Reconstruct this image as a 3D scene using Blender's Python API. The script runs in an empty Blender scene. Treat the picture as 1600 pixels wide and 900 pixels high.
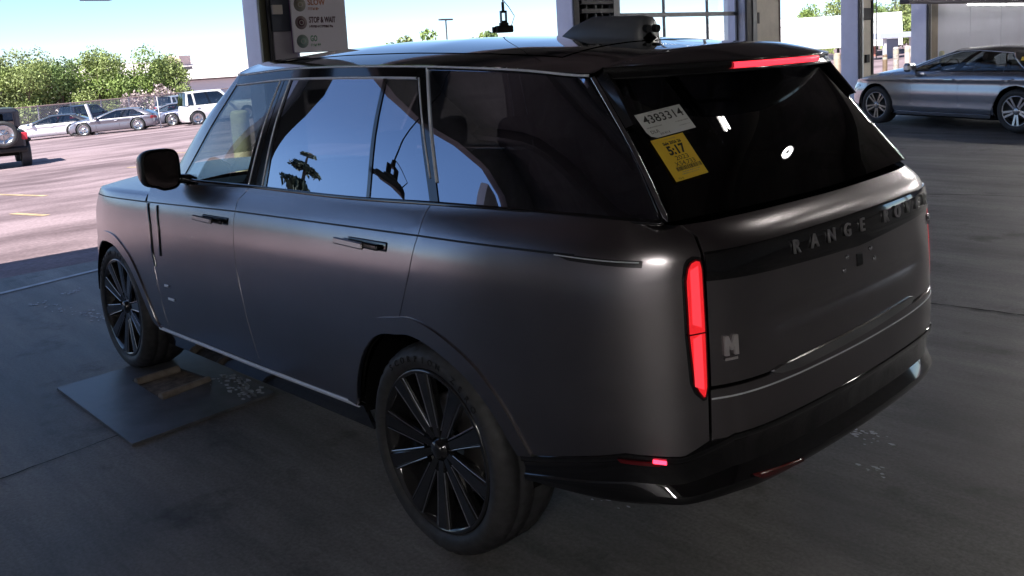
import bpy, math, random
import numpy as np
from mathutils import Vector, Matrix
from mathutils.geometry import delaunay_2d_cdt
R = math.radians
SC = bpy.context.scene
COL = SC.collection
# ------------------------------------------------------------------ camera, sky, sun, exposure
cam_data = bpy.data.cameras.new('camera')
cam = bpy.data.objects.new('camera', cam_data); COL.objects.link(cam)
yaw, pitch, roll = R(-42.405), R(7.871), R(-3.194)
fw = Vector((math.cos(yaw) * math.cos(pitch), math.sin(yaw) * math.cos(pitch), -math.sin(pitch)))
rt = Vector((math.sin(yaw), -math.cos(yaw), 0)); up = rt.cross(fw)
r2 = math.cos(roll) * rt + math.sin(roll) * up
u2 = -math.sin(roll) * rt + math.cos(roll) * up
m = Matrix((r2, u2, -fw)).transposed().to_4x4(); m.translation = Vector((-2.571, 2.862, 1.842))
cam.matrix_world = m
cam_data.sensor_width = 36; cam_data.lens = 36 * 1402.09 / 1600
cam_data.shift_y = -170 / 1600
cam_data.clip_start = .05; cam_data.clip_end = 3000
SC.camera = cam
SC.render.resolution_x, SC.render.resolution_y = 1024, 576
world = bpy.data.worlds.new('World'); SC.world = world; world.use_nodes = True
wn = world.node_tree.nodes; wl = world.node_tree.links
SUN_EL = R(52)
sun_from = Vector((-.22, .975, 0)).normalized() * math.cos(SUN_EL); sun_from.z = math.sin(SUN_EL)
sky = wn.new('ShaderNodeTexSky'); sky.sky_type = 'NISHITA'; sky.sun_disc = False
sky.sun_elevation = SUN_EL; sky.sun_rotation = math.atan2(sun_from.x, sun_from.y)
sky.air_density = 1.0; sky.dust_density = .1; sky.ozone_density = 3.0; sky.altitude = 4000
wl.new(sky.outputs[0], wn['Background'].inputs[0]); wn['Background'].inputs[1].default_value = .055
sl = bpy.data.lights.new('sun', 'SUN'); so = bpy.data.objects.new('sun', sl); COL.objects.link(so)
sl.energy = 3.0; sl.angle = R(.5); sl.color = (1, .95, .88)
so.rotation_euler = (-sun_from).to_track_quat('-Z', 'Y').to_euler()
SC.view_settings.view_transform = 'Standard'; SC.view_settings.look = 'None'
SC.view_settings.exposure = 1.95; SC.view_settings.gamma = 1; SC.view_settings.use_curve_mapping = False
SC.render.engine = 'CYCLES'
SC.cycles.max_bounces = 8; SC.cycles.diffuse_bounces = 4; SC.cycles.glossy_bounces = 4
SC.cycles.transparent_max_bounces = 12; SC.cycles.sample_clamp_indirect = 6
rnd = random.Random(7)

# ------------------------------------------------------------------ materials
MATS = {}
def mat(name, col=(.5, .5, .5), rough=.5, metal=0., spec=.5, coat=0., emit=None, es=1., noise=0., nscale=8., bump=0., bscale=60., rvar=0.):
    if name in MATS: return MATS[name]
    mt = bpy.data.materials.new(name); mt.use_nodes = True
    nt = mt.node_tree; b = nt.nodes['Principled BSDF']
    b.inputs['Base Color'].default_value = (*col, 1); b.inputs['Roughness'].default_value = rough
    b.inputs['Metallic'].default_value = metal; b.inputs['Specular IOR Level'].default_value = spec
    b.inputs['Coat Weight'].default_value = coat; b.inputs['Coat Roughness'].default_value = .03
    if emit:
        b.inputs['Emission Color'].default_value = (*emit, 1); b.inputs['Emission Strength'].default_value = es
    if noise or bump or rvar:
        tc = nt.nodes.new('ShaderNodeTexCoord')
    if noise or rvar:
        n = nt.nodes.new('ShaderNodeTexNoise'); n.inputs['Scale'].default_value = nscale; n.inputs['Detail'].default_value = 6
        n.inputs['Roughness'].default_value = .62
        nt.links.new(tc.outputs['Object'], n.inputs['Vector'])
    if noise:
        rp = nt.nodes.new('ShaderNodeValToRGB')
        rp.color_ramp.elements[0].position = .32; rp.color_ramp.elements[1].position = .68
        rp.color_ramp.elements[0].color = (*[c * (1 - noise) for c in col], 1)
        rp.color_ramp.elements[1].color = (*[min(1, c * (1 + noise)) for c in col], 1)
        nt.links.new(n.outputs['Fac'], rp.inputs[0]); nt.links.new(rp.outputs[0], b.inputs['Base Color'])
    if rvar:
        mr = nt.nodes.new('ShaderNodeMapRange'); mr.inputs[3].default_value = rough - rvar; mr.inputs[4].default_value = rough + rvar
        nt.links.new(n.outputs['Fac'], mr.inputs[0]); nt.links.new(mr.outputs[0], b.inputs['Roughness'])
    if bump:
        n2 = nt.nodes.new('ShaderNodeTexNoise'); n2.inputs['Scale'].default_value = bscale; n2.inputs['Detail'].default_value = 4
        bp = nt.nodes.new('ShaderNodeBump'); bp.inputs['Strength'].default_value = bump; bp.inputs['Distance'].default_value = .01
        nt.links.new(tc.outputs['Object'], n2.inputs['Vector']); nt.links.new(n2.outputs['Fac'], bp.inputs['Height']); nt.links.new(bp.outputs[0], b.inputs['Normal'])
    MATS[name] = mt; return mt
def glass(name, tint, base=.06, gain=1.3, refl=(1, 1, 1)):
    mt = bpy.data.materials.new(name); mt.use_nodes = True; nt = mt.node_tree
    for n in list(nt.nodes):
        if n.type != 'OUTPUT_MATERIAL': nt.nodes.remove(n)
    out = nt.nodes['Material Output']
    tr = nt.nodes.new('ShaderNodeBsdfTransparent'); tr.inputs[0].default_value = (*tint, 1)
    gl = nt.nodes.new('ShaderNodeBsdfGlossy'); gl.inputs['Roughness'].default_value = .004; gl.inputs[0].default_value = (*refl, 1)
    fr = nt.nodes.new('ShaderNodeFresnel')
    ge = nt.nodes.new('ShaderNodeNewGeometry'); io = nt.nodes.new('ShaderNodeMapRange'); io.inputs[3].default_value = 1.5; io.inputs[4].default_value = 1 / 1.5
    nt.links.new(ge.outputs['Backfacing'], io.inputs[0]); nt.links.new(io.outputs[0], fr.inputs[0])   # thin pane: same index from both sides
    ma = nt.nodes.new('ShaderNodeMath'); ma.operation = 'MULTIPLY_ADD'; ma.use_clamp = True
    ma.inputs[1].default_value = gain; ma.inputs[2].default_value = base
    mx = nt.nodes.new('ShaderNodeMixShader')
    nt.links.new(fr.outputs[0], ma.inputs[0]); nt.links.new(ma.outputs[0], mx.inputs[0])
    nt.links.new(tr.outputs[0], mx.inputs[1]); nt.links.new(gl.outputs[0], mx.inputs[2]); nt.links.new(mx.outputs[0], out.inputs[0])
    MATS[name] = mt; return mt

# ------------------------------------------------------------------ mesh helpers
def link(name, me, parent=None, m=None):
    o = bpy.data.objects.new(name, me); COL.objects.link(o)
    if parent is not None: o.parent = parent
    if m is not None and me is not None and not me.materials: me.materials.append(m)
    return o
def tag(o, label=None, cat=None, group=None, kind=None):
    if label: o['label'] = label
    if cat: o['category'] = cat
    if group: o['group'] = group
    if kind: o['kind'] = kind
    return o
def thing(name, label, cat, loc=(0, 0, 0), rz=0., group=None):
    o = bpy.data.objects.new(name, None); COL.objects.link(o); o.empty_display_size = .2
    o.location = loc; o.rotation_euler = (0, 0, rz)
    return tag(o, label, cat, group)
class MB:
    def __init__(s): s.v = []; s.f = []; s.sm = []
    def add(s, vs, fs, smooth=False, M=None):
        b = len(s.v)
        if M is not None: vs = [tuple(M @ Vector(p)) for p in vs]
        s.v += [tuple(map(float, p)) for p in vs]; s.f += [tuple(int(i) + b for i in q) for q in fs]; s.sm += [smooth] * len(fs); return s
    def box(s, a, b, bev=0., M=None):
        x0, y0, z0 = a; x1, y1, z1 = b
        x0, x1 = min(x0, x1), max(x0, x1); y0, y1 = min(y0, y1), max(y0, y1); z0, z1 = min(z0, z1), max(z0, z1)
        if not bev:
            v = [(x, y, z) for x in (x0, x1) for y in (y0, y1) for z in (z0, z1)]
            f = [(0, 1, 3, 2), (4, 6, 7, 5), (0, 4, 5, 1), (2, 3, 7, 6), (0, 2, 6, 4), (1, 5, 7, 3)]
            return s.add(v, f, False, M)
        e = min(bev, (x1 - x0) * .45, (y1 - y0) * .45, (z1 - z0) * .45)
        v = []; ids = {}
        for i in (0, 1):
            for j in (0, 1):
                for k in (0, 1):
                    px, py, pz = (x0, x1)[i], (y0, y1)[j], (z0, z1)[k]
                    sx, sy, sz = (1, -1)[i], (1, -1)[j], (1, -1)[k]
                    for ax in range(3):
                        q = [px + sx * e, py + sy * e, pz + sz * e]; q[ax] = (px, py, pz)[ax]
                        ids[i, j, k, ax] = len(v); v.append(q)
        f = []
        c4 = [(0, 0), (1, 0), (1, 1), (0, 1)]
        for ax in range(3):
            o = [a_ for a_ in range(3) if a_ != ax]
            for sd in (0, 1):
                q = []
                for (p, r_) in c4:
                    t = [0, 0, 0]; t[ax] = sd; t[o[0]] = p; t[o[1]] = r_; q.append(ids[t[0], t[1], t[2], ax])
                f.append(tuple(q if (sd == 1) == (ax != 1) else q[::-1]))
        for ax in range(3):
            o = [a_ for a_ in range(3) if a_ != ax]
            for (p, r_) in c4:
                t0 = [0, 0, 0]; t0[o[0]] = p; t0[o[1]] = r_; t1 = list(t0); t1[ax] = 1
                f.append((ids[t0[0], t0[1], t0[2], o[0]], ids[t0[0], t0[1], t0[2], o[1]], ids[t1[0], t1[1], t1[2], o[1]], ids[t1[0], t1[1], t1[2], o[0]]))
        for i in (0, 1):
            for j in (0, 1):
                for k in (0, 1): f.append(tuple(ids[i, j, k, a_] for a_ in range(3)))
        return s.add(v, f, False, M)
    def tube(s, pts, r, n=8, M=None, cap=True):
        pts = [Vector(p) for p in pts]; rs = r if hasattr(r, '__len__') else [r] * len(pts)
        v = []; f = []; ref = None
        for i, p in enumerate(pts):
            d = (pts[min(i + 1, len(pts) - 1)] - pts[max(i - 1, 0)]).normalized()
            if ref is None: ref = d.orthogonal().normalized()
            a = (ref - d * ref.dot(d)).normalized(); b = d.cross(a); ref = a
            for k in range(n):
                t = 2 * math.pi * k / n; v.append(p + (a * math.cos(t) + b * math.sin(t)) * rs[i])
        for i in range(len(pts) - 1):
            for k in range(n): f.append((i * n + k, i * n + (k + 1) % n, (i + 1) * n + (k + 1) % n, (i + 1) * n + k))
        s.add(v, f, True, M)
        if cap: s.add(v[:n], [tuple(range(n))[::-1]], False, M); s.add(v[-n:], [tuple(range(n))], False, M)
        return s
    def lathe(s, prof, n=48, M=None, axis='y', jit=None, closed=False):
        # prof: (radius, offset along the axis)
        v = []; f = []; k = len(prof)
        for i in range(n):
            t = 2 * math.pi * i / n; c, sn = math.cos(t), math.sin(t)
            for j, (r_, h) in enumerate(prof):
                if jit: r_ = r_ + jit(i, j)
                v.append((r_ * c, h, r_ * sn) if axis == 'y' else (r_ * c, r_ * sn, h))
        for i in range(n):
            for j in range(k - 1 + closed): f.append((i * k + j, i * k + (j + 1) % k, ((i + 1) % n) * k + (j + 1) % k, ((i + 1) % n) * k + j))
        return s.add(v, f, True, M)
    def prism(s, poly, y0, y1, M=None):
        # polygon in x,z extruded along y
        n = len(poly)
        v = [(x, y0, z) for x, z in poly] + [(x, y1, z) for x, z in poly]
        f = [tuple(range(n)), tuple(range(2 * n - 1, n - 1, -1))] + [(i, i + n, (i + 1) % n + n, (i + 1) % n) for i in range(n)]
        return s.add(v, f, False, M)
    def build(s, name, m, parent=None, fix=True, weld=False):
        me = bpy.data.meshes.new(name); me.from_pydata(s.v, [], s.f)
        me.polygons.foreach_set('use_smooth', s.sm)
        if fix or weld:
            import bmesh
            bm = bmesh.new(); bm.from_mesh(me)
            if weld: bmesh.ops.remove_doubles(bm, verts=bm.verts, dist=1e-4)
            bmesh.ops.recalc_face_normals(bm, faces=bm.faces); bm.to_mesh(me); bm.free()
        me.update(); return link(name, me, parent, m)
def grid_mesh(name, P, m, parent=None, N=None, flip=False):
    # P: rows x cols x 3
    r_, c = P.shape[:2]; idx = np.arange(r_ * c).reshape(r_, c)
    q = np.stack([idx[:-1, :-1], idx[:-1, 1:], idx[1:, 1:], idx[1:, :-1]], -1).reshape(-1, 4)
    if flip: q = q[:, ::-1]
    me = bpy.data.meshes.new(name); me.from_pydata(P.reshape(-1, 3).tolist(), [], q.tolist())
    me.polygons.foreach_set('use_smooth', [True] * len(me.polygons)); me.update()
    return link(name, me, parent, m)
FONT = None
def text_mesh(s, size, depth=0., bold=0.):
    cu = bpy.data.curves.new('lettering', 'FONT'); cu.body = s; cu.size = size; cu.extrude = depth; cu.offset = bold
    cu.align_x = 'CENTER'; cu.align_y = 'CENTER'; cu.resolution_u = 3
    o = bpy.data.objects.new('lettering', cu); COL.objects.link(o)
    bpy.context.view_layer.update()
    me = bpy.data.meshes.new_from_object(o.evaluated_get(bpy.context.evaluated_depsgraph_get()))
    bpy.data.objects.remove(o); bpy.data.curves.remove(cu)
    return me
def frame_mat(o, x, y):
    x = Vector(x).normalized(); z = x.cross(Vector(y)).normalized(); y = z.cross(x)
    M = Matrix((x, y, z)).transposed().to_4x4(); M.translation = Vector(o); return M
def text(name, s, size, M, m, parent, depth=0., bold=0., width=None):
    me = text_mesh(s, size, depth, bold)
    xs = [v.co.x for v in me.vertices]
    if width and xs:
        k = width / (max(xs) - min(xs))
        for v in me.vertices: v.co.x *= k
    o = link(name, me, parent, m)
    o.matrix_local = M
    return o

# ------------------------------------------------------------------ smooth skins
def crom(pts, t):
    # centripetal-free uniform Catmull-Rom through rows of pts, t in 0..n-1
    pts=np.asarray(pts,float); n=len(pts)
    t=np.clip(np.asarray(t,float),0,n-1-1e-9); i=t.astype(int); f=(t-i)[...,None]
    def g(k):
        k=np.asarray(k)
        lo=2*pts[0]-pts[1]; hi=2*pts[-1]-pts[-2]
        r=pts[np.clip(k,0,n-1)].copy()
        r[k<0]=lo; r[k>n-1]=hi
        return r
    p0,p1,p2,p3=g(i-1),g(i),g(i+1),g(i+2)
    return .5*((2*p1)+(-p0+p2)*f+(2*p0-5*p1+4*p2-p3)*f*f+(-p0+3*p1-3*p2+p3)*f**3)
def sm(a,b,x):
    t=np.clip((x-a)/(b-a),0,1); return t*t*(3-2*t)
class Body:
    """car skin: u = arc length round the plan outline from the rear centre, v = height on the untilted body"""
    def __init__(s,base,side,rear,front,tilt,x0,belt,ghv,zfun=None):
        b=np.array(base,float); b2=np.vstack([b[:0:-1]*[1,-1],b]) # mirrored start for C1 at centre
        k=len(b)-1
        tt=np.linspace(0,len(b2)-1,4001); P=crom(b2,tt)
        L=np.concatenate([[0],np.cumsum(np.linalg.norm(np.diff(P,axis=0),axis=1))])
        L-=np.interp(k,tt,L)
        s.L,s.P=L,P; s.umax=L[-1]
        s.side,s.rear,s.front=[np.array(q,float) for q in (side,rear,front)]
        s.tilt,s.x0=tilt,x0
        s.gh=np.array(belt,float) if belt is not None else None
        s.ghv=np.array(ghv,float) if ghv is not None else None
    def plan(s,u):
        return np.stack([np.interp(u,s.L,s.P[:,0]),np.interp(u,s.L,s.P[:,1])],-1)
    def pl_n(s,u):
        d=s.plan(u+.02)-s.plan(u-.02); d/=np.linalg.norm(d,axis=-1)[...,None]
        return np.stack([-d[...,1],d[...,0]],-1) # outward for u rising rear->left->front (x up): rotate
    def prof(s,p,v):
        t=np.interp(v,p[:,0],np.arange(len(p)))
        return crom(p[:,1:2],t)[...,0]
    def low(s,u,v):
        u=np.asarray(u,float);v=np.asarray(v,float)
        a=np.abs(u); q=s.plan(a); n=s.pl_n(a)
        wr=np.clip(-n[...,0],0,1)**2; wf=np.clip(n[...,0],0,1)**2
        ins=s.prof(s.side,v)*(1-wr-wf)+s.prof(s.rear,v)*wr+s.prof(s.front,v)*wf
        if getattr(s,'scoop',0): ins=ins+s.scoop*np.exp(-((v-.905)/.038)**2)*wr*(1-sm(.42,.66,a))
        q=q-n*ins[...,None]
        z=v+s.tilt*(s.x0-q[...,0])
        return np.stack([q[...,0],q[...,1]*np.where(u<0,-1,1),z],-1)
    def high(s,u,v):
        # greenhouse net: u in 0..ncol-1, v in 0..nrow-1
        u=np.asarray(u,float);v=np.asarray(v,float);u,v=np.broadcast_arrays(u,v)
        a=np.abs(u); G=s.gh; nr,nc=G.shape[:2]
        rows=np.stack([crom(np.vstack([G[r][1:2]*[1,-1,1],G[r]]),a+1) for r in range(nr)],0) # nr,...,3
        t=np.clip(v,0,nr-1-1e-9); i=t.astype(int); f=(t-i)[...,None]
        def g(k):
            kk=np.clip(k,0,nr-1); r=np.take_along_axis(rows,kk[None,...,None],0)[0]
            r=np.where((k<0)[...,None],2*rows[0]-rows[1],r); return np.where((k>nr-1)[...,None],2*rows[-1]-rows[-2],r)
        p0,p1,p2,p3=g(i-1),g(i),g(i+1),g(i+2)
        q=.5*((2*p1)+(-p0+p2)*f+(2*p0-5*p1+4*p2-p3)*f*f+(-p0+3*p1-3*p2+p3)*f**3)
        q=q.copy(); q[...,1]*=np.where(u<0,-1,1); return q
BASE=[(-1.175,0),(-1.165,.35),(-1.14,.60),(-1.086,.748),(-.982,.872),(-.80,.955),(-.4,.992),(0,1.003),(.6,.997),(1.6,.99),(2.6,.988),(3.2,.985),(3.55,.955),(3.82,.88),(3.98,.72),(4.07,.4),(4.09,0)]
SIDE=[(.20,.09),(.30,.06),(.40,.03),(.52,.012),(.7,.0),(.9,.0),(1.04,.004),(1.13,.016),(1.18,.032),(1.22,.055),(1.26,.082),(1.30,.10)]
REAR=[(.20,.10),(.30,.06),(.40,.03),(.55,.0),(.75,.0),(.86,.004),(.95,.010),(1.04,.016),(1.13,.02),(1.18,.035),(1.22,.07),(1.26,.13),(1.30,.17)]
FRONT=[(.20,.15),(.40,.03),(.7,.0),(.9,.02),(1.0,.05),(1.08,.1),(1.15,.2),(1.30,.4)]
CAR=Body(BASE,SIDE,REAR,FRONT,.034,1.3,None,None)
GH=[[(-1.015,0,1.322),(-1.005,.40,1.326),(-.985,.70,1.333),(-.965,.79,1.332),(-.90,.826,1.331),(-.58,.885,1.335),(-.02,.912,1.322),(.6,.910,1.296),(1.5,.897,1.279),(2.1,.888,1.262),(2.62,.80,1.262),(2.95,.45,1.30),(3.02,0,1.31)],
[(-.885,0,1.53),(-.875,.37,1.53),(-.845,.655,1.53),(-.812,.738,1.53),(-.74,.755,1.545),(-.42,.805,1.57),(.12,.823,1.575),(.72,.825,1.57),(1.4,.82,1.56),(1.97,.805,1.545),(2.22,.735,1.60),(2.60,.42,1.62),(2.66,0,1.63)],
[(-.72,0,1.74),(-.71,.34,1.745),(-.665,.615,1.755),(-.618,.698,1.762),(-.52,.71,1.768),(-.25,.717,1.792),(.25,.722,1.817),(.8,.722,1.832),(1.3,.717,1.834),(1.80,.705,1.818),(1.90,.66,1.830),(2.15,.36,1.875),(2.2,0,1.89)]]
CAR=Body(BASE,SIDE,REAR,FRONT,.034,1.3,GH,None)

CAR.scoop=.013

# ------------------------------------------------------------------ panels cut out of a car skin
def nrm(F, u, v, h=1.5e-3):
    u = np.asarray(u, float); v = np.asarray(v, float)
    a = F(u + h, v) - F(u - h, v); b = F(u, v + h) - F(u, v - h)
    n = np.cross(a, b); L = np.linalg.norm(n, axis=-1); L[L < 1e-12] = 1
    return n / L[..., None]
def inside(P, poly):
    x, y = P[:, 0], P[:, 1]; r = np.zeros(len(P), bool); n = len(poly)
    for i in range(n):
        x0, y0 = poly[i]; x1, y1 = poly[(i + 1) % n]
        if y0 == y1: continue
        c = ((y0 > y) != (y1 > y)) & (x < (x1 - x0) * (y - y0) / (y1 - y0) + x0); r ^= c
    return r
def seg_dist(P, poly):
    d = np.full(len(P), 1e9)
    for i in range(len(poly)):
        a = poly[i]; b = poly[(i + 1) % len(poly)]; ab = b - a; L = ab @ ab
        if L < 1e-12: continue
        t = np.clip(((P - a) @ ab) / L, 0, 1); d = np.minimum(d, np.linalg.norm(P - a - t[:, None] * ab, axis=1))
    return d
def resample(poly, step):
    out = []
    for i in range(len(poly)):
        a = poly[i]; b = poly[(i + 1) % len(poly)]; n = max(1, int(math.ceil(np.linalg.norm(b - a) / step)))
        for k in range(n): out.append(a + (b - a) * k / n)
    return np.array(out)
def shrink(poly, g):
    A = .5 * sum(poly[i][0] * poly[(i + 1) % len(poly)][1] - poly[(i + 1) % len(poly)][0] * poly[i][1] for i in range(len(poly)))
    s = 1 if A > 0 else -1; out = []
    for i in range(len(poly)):
        a, b, c = poly[i - 1], poly[i], poly[(i + 1) % len(poly)]
        e1 = b - a; e2 = c - b; e1 = e1 / (np.linalg.norm(e1) + 1e-9); e2 = e2 / (np.linalg.norm(e2) + 1e-9)
        n = np.array([-(e1[1] + e2[1]), e1[0] + e2[0]]) * s; L = np.linalg.norm(n)
        if L < 1e-6: out.append(b); continue
        n = n / L; k = max(.35, abs(n @ (np.array([-e1[1], e1[0]]) * s))); out.append(b + n * g / k)
    return np.array(out)
def panel(name, poly, F, m, parent=None, step=.05, gap=.0025, th=.018, off=0., side=1, sc=(1, 1), ref=None):
    S = np.array(sc, float)
    p = np.array(poly, float) * S
    p = resample(p, step)
    if gap: p = shrink(p, gap)
    lo, hi = p.min(0), p.max(0)
    gx, gy = np.meshgrid(np.arange(lo[0] + step * .5, hi[0], step), np.arange(lo[1] + step * .5, hi[1], step))
    g = np.stack([gx.ravel(), gy.ravel()], 1)
    if len(g):
        g = g[inside(g, p)]
        if len(g): g = g[seg_dist(g, p) > step * .45]
    nb = len(p); allp = np.vstack([p, g]) if len(g) else p
    vs, es, fs, _, _, _ = delaunay_2d_cdt([Vector(q) for q in allp.tolist()], [(i, (i + 1) % nb) for i in range(nb)], [], 1, 1e-6)
    q = np.array([[v.x, v.y] for v in vs]) / S
    u, v = q[:, 0] * side, q[:, 1]
    P = F(u, v); N = nrm(F, u, v)
    if ref is None: ref = lambda P: np.stack([np.clip(P[:, 0], .2, 2.9), P[:, 1] * 0, P[:, 2] * 0 + .85], 1)
    flip = np.sum(N * (P - ref(P)), 1) < 0; N[flip] *= -1
    P = P + N * off
    faces = []; cnt = {}
    for f in fs:
        a, b, c = f[:3]; n = np.cross(P[b] - P[a], P[c] - P[a])
        f = (a, b, c) if n @ N[a] > 0 else (a, c, b)
        faces.append(f)
        for k in range(3):
            e = (f[k], f[(k + 1) % 3]); cnt[e] = 1
    bd = [e for e in cnt if (e[1], e[0]) not in cnt]
    verts = P.tolist(); norms = N.tolist()
    if th:
        ctr = {}
        for a, b in bd:
            t = P[b] - P[a]; o = np.cross(t, N[a]); o = o / (np.linalg.norm(o) + 1e-9)
            ctr.setdefault(a, []).append(o); ctr.setdefault(b, []).append(o)
        m1 = {}; m2 = {}
        for a, os_ in ctr.items():
            o = sum(os_); o = o / (np.linalg.norm(o) + 1e-9)
            m1[a] = len(verts); verts.append(P[a].tolist()); norms.append((o * .9 + N[a] * .45).tolist())
            m2[a] = len(verts); verts.append((P[a] - N[a] * th).tolist()); norms.append(o.tolist())
        for a, b in bd: faces.append((m1[a], m2[a], m2[b], m1[b]))
    me = bpy.data.meshes.new(name); me.from_pydata(verts, [], faces)
    me.polygons.foreach_set('use_smooth', [True] * len(me.polygons)); me.update()
    nn = np.array(norms); nn /= np.linalg.norm(nn, axis=1)[:, None] + 1e-12
    me.normals_split_custom_set_from_vertices([tuple(x) for x in nn])
    return link(name, me, parent, m)
def strip(name, line, w, F, m, parent=None, off=.003, side=1, n=60, th=.006):
    # thin raised ribbon that follows a line in (u,v); w in metres, measured across
    ln = np.array(line, float); t = np.linspace(0, len(ln) - 1, n)
    q = np.stack([np.interp(t, np.arange(len(ln)), ln[:, 0]), np.interp(t, np.arange(len(ln)), ln[:, 1])], 1)
    P = F(q[:, 0] * side, q[:, 1]); N = nrm(F, q[:, 0] * side, q[:, 1])
    ref = np.stack([np.clip(P[:, 0], .2, 2.9), P[:, 1] * 0, P[:, 2] * 0 + .85], 1)
    N[np.sum(N * (P - ref), 1) < 0] *= -1
    T = np.gradient(P, axis=0); T /= np.linalg.norm(T, axis=1)[:, None]; B = np.cross(N, T)
    rows = [P + B * w / 2 - N * th, P + B * w / 2 + N * off * .6, P + B * w * .3 + N * off, P - B * w * .3 + N * off, P - B * w / 2 + N * off * .6, P - B * w / 2 - N * th]
    o = grid_mesh(name, np.stack(rows, 0), m, parent); return o
def surf_frame(F, u, v, off=0., up=(0, 0, 1)):
    P = F(np.array([u]), np.array([v])); N = nrm(F, np.array([u]), np.array([v]))[0]; P = P[0]
    if N @ (P - np.array([np.clip(P[0], .2, 2.9), 0, .85])) < 0: N = -N
    z = Vector(N); x = Vector(up).cross(z).normalized(); y = z.cross(x)
    M = Matrix((x, y, z)).transposed().to_4x4(); M.translation = Vector(P + N * off); return M

# ------------------------------------------------------------------ colours shared by several things
paint = mat('satin_paint', (.39, .365, .375), .25, 1., .5, bump=.012, bscale=900, noise=.06, nscale=3)
gloss = mat('gloss_black', (.006, .006, .007), .06, 0, .6, coat=.6, bump=.0)
rubber = mat('rubber', (.042, .042, .045), .58, 0, .5, noise=.3, nscale=30)
trim = mat('satin_trim', (.85, .87, .92), .5, .3)
plastic = mat('black_plastic', (.012, .012, .013), .5, 0, .4)
dark = mat('dark_lining', (.006, .006, .006), .9, 0, .1)
chrome = mat('bright_metal', (.75, .76, .8), .14, 1.)
red_lamp = mat('red_lamp', (.5, .01, .012), .2, 0, .5, coat=.5, emit=(1, .022, .03), es=.19)
red_core = mat('red_core', (.5, .01, .012), .2, 0, .5, coat=.5, emit=(1, .05, .07), es=.30)
red_glow = mat('red_glow', (.5, .01, .012), .2, 0, .5, emit=(1, .03, .05), es=.75)
red_dark = mat('red_reflector', (.12, .004, .006), .15, 0, .5, coat=.4)
leather = mat('leather', (.012, .012, .012), .5, 0, .4)
clear_glass = glass('clear_glass', (.40, .45, .43), .05, 1.1)
privacy = glass('privacy_glass', (.07, .075, .075), .33, 1.5, (.78, .85, 1))
rear_glass = glass('rear_glass', (.05, .055, .06), .03, 1.0)
paper = mat('white_paper', (.62, .64, .62), .6)
yellow_paper = mat('yellow_paper', (.78, .52, .03), .55)
ink = mat('black_ink', (.01, .01, .01), .6)
grey_ink = mat('grey_ink', (.25, .25, .24), .6)

def copy_part(o, parent):
    c = o.copy(); COL.objects.link(c); c.parent = parent
    for ch in list(o.children): copy_part(ch, c)
    return c
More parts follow.
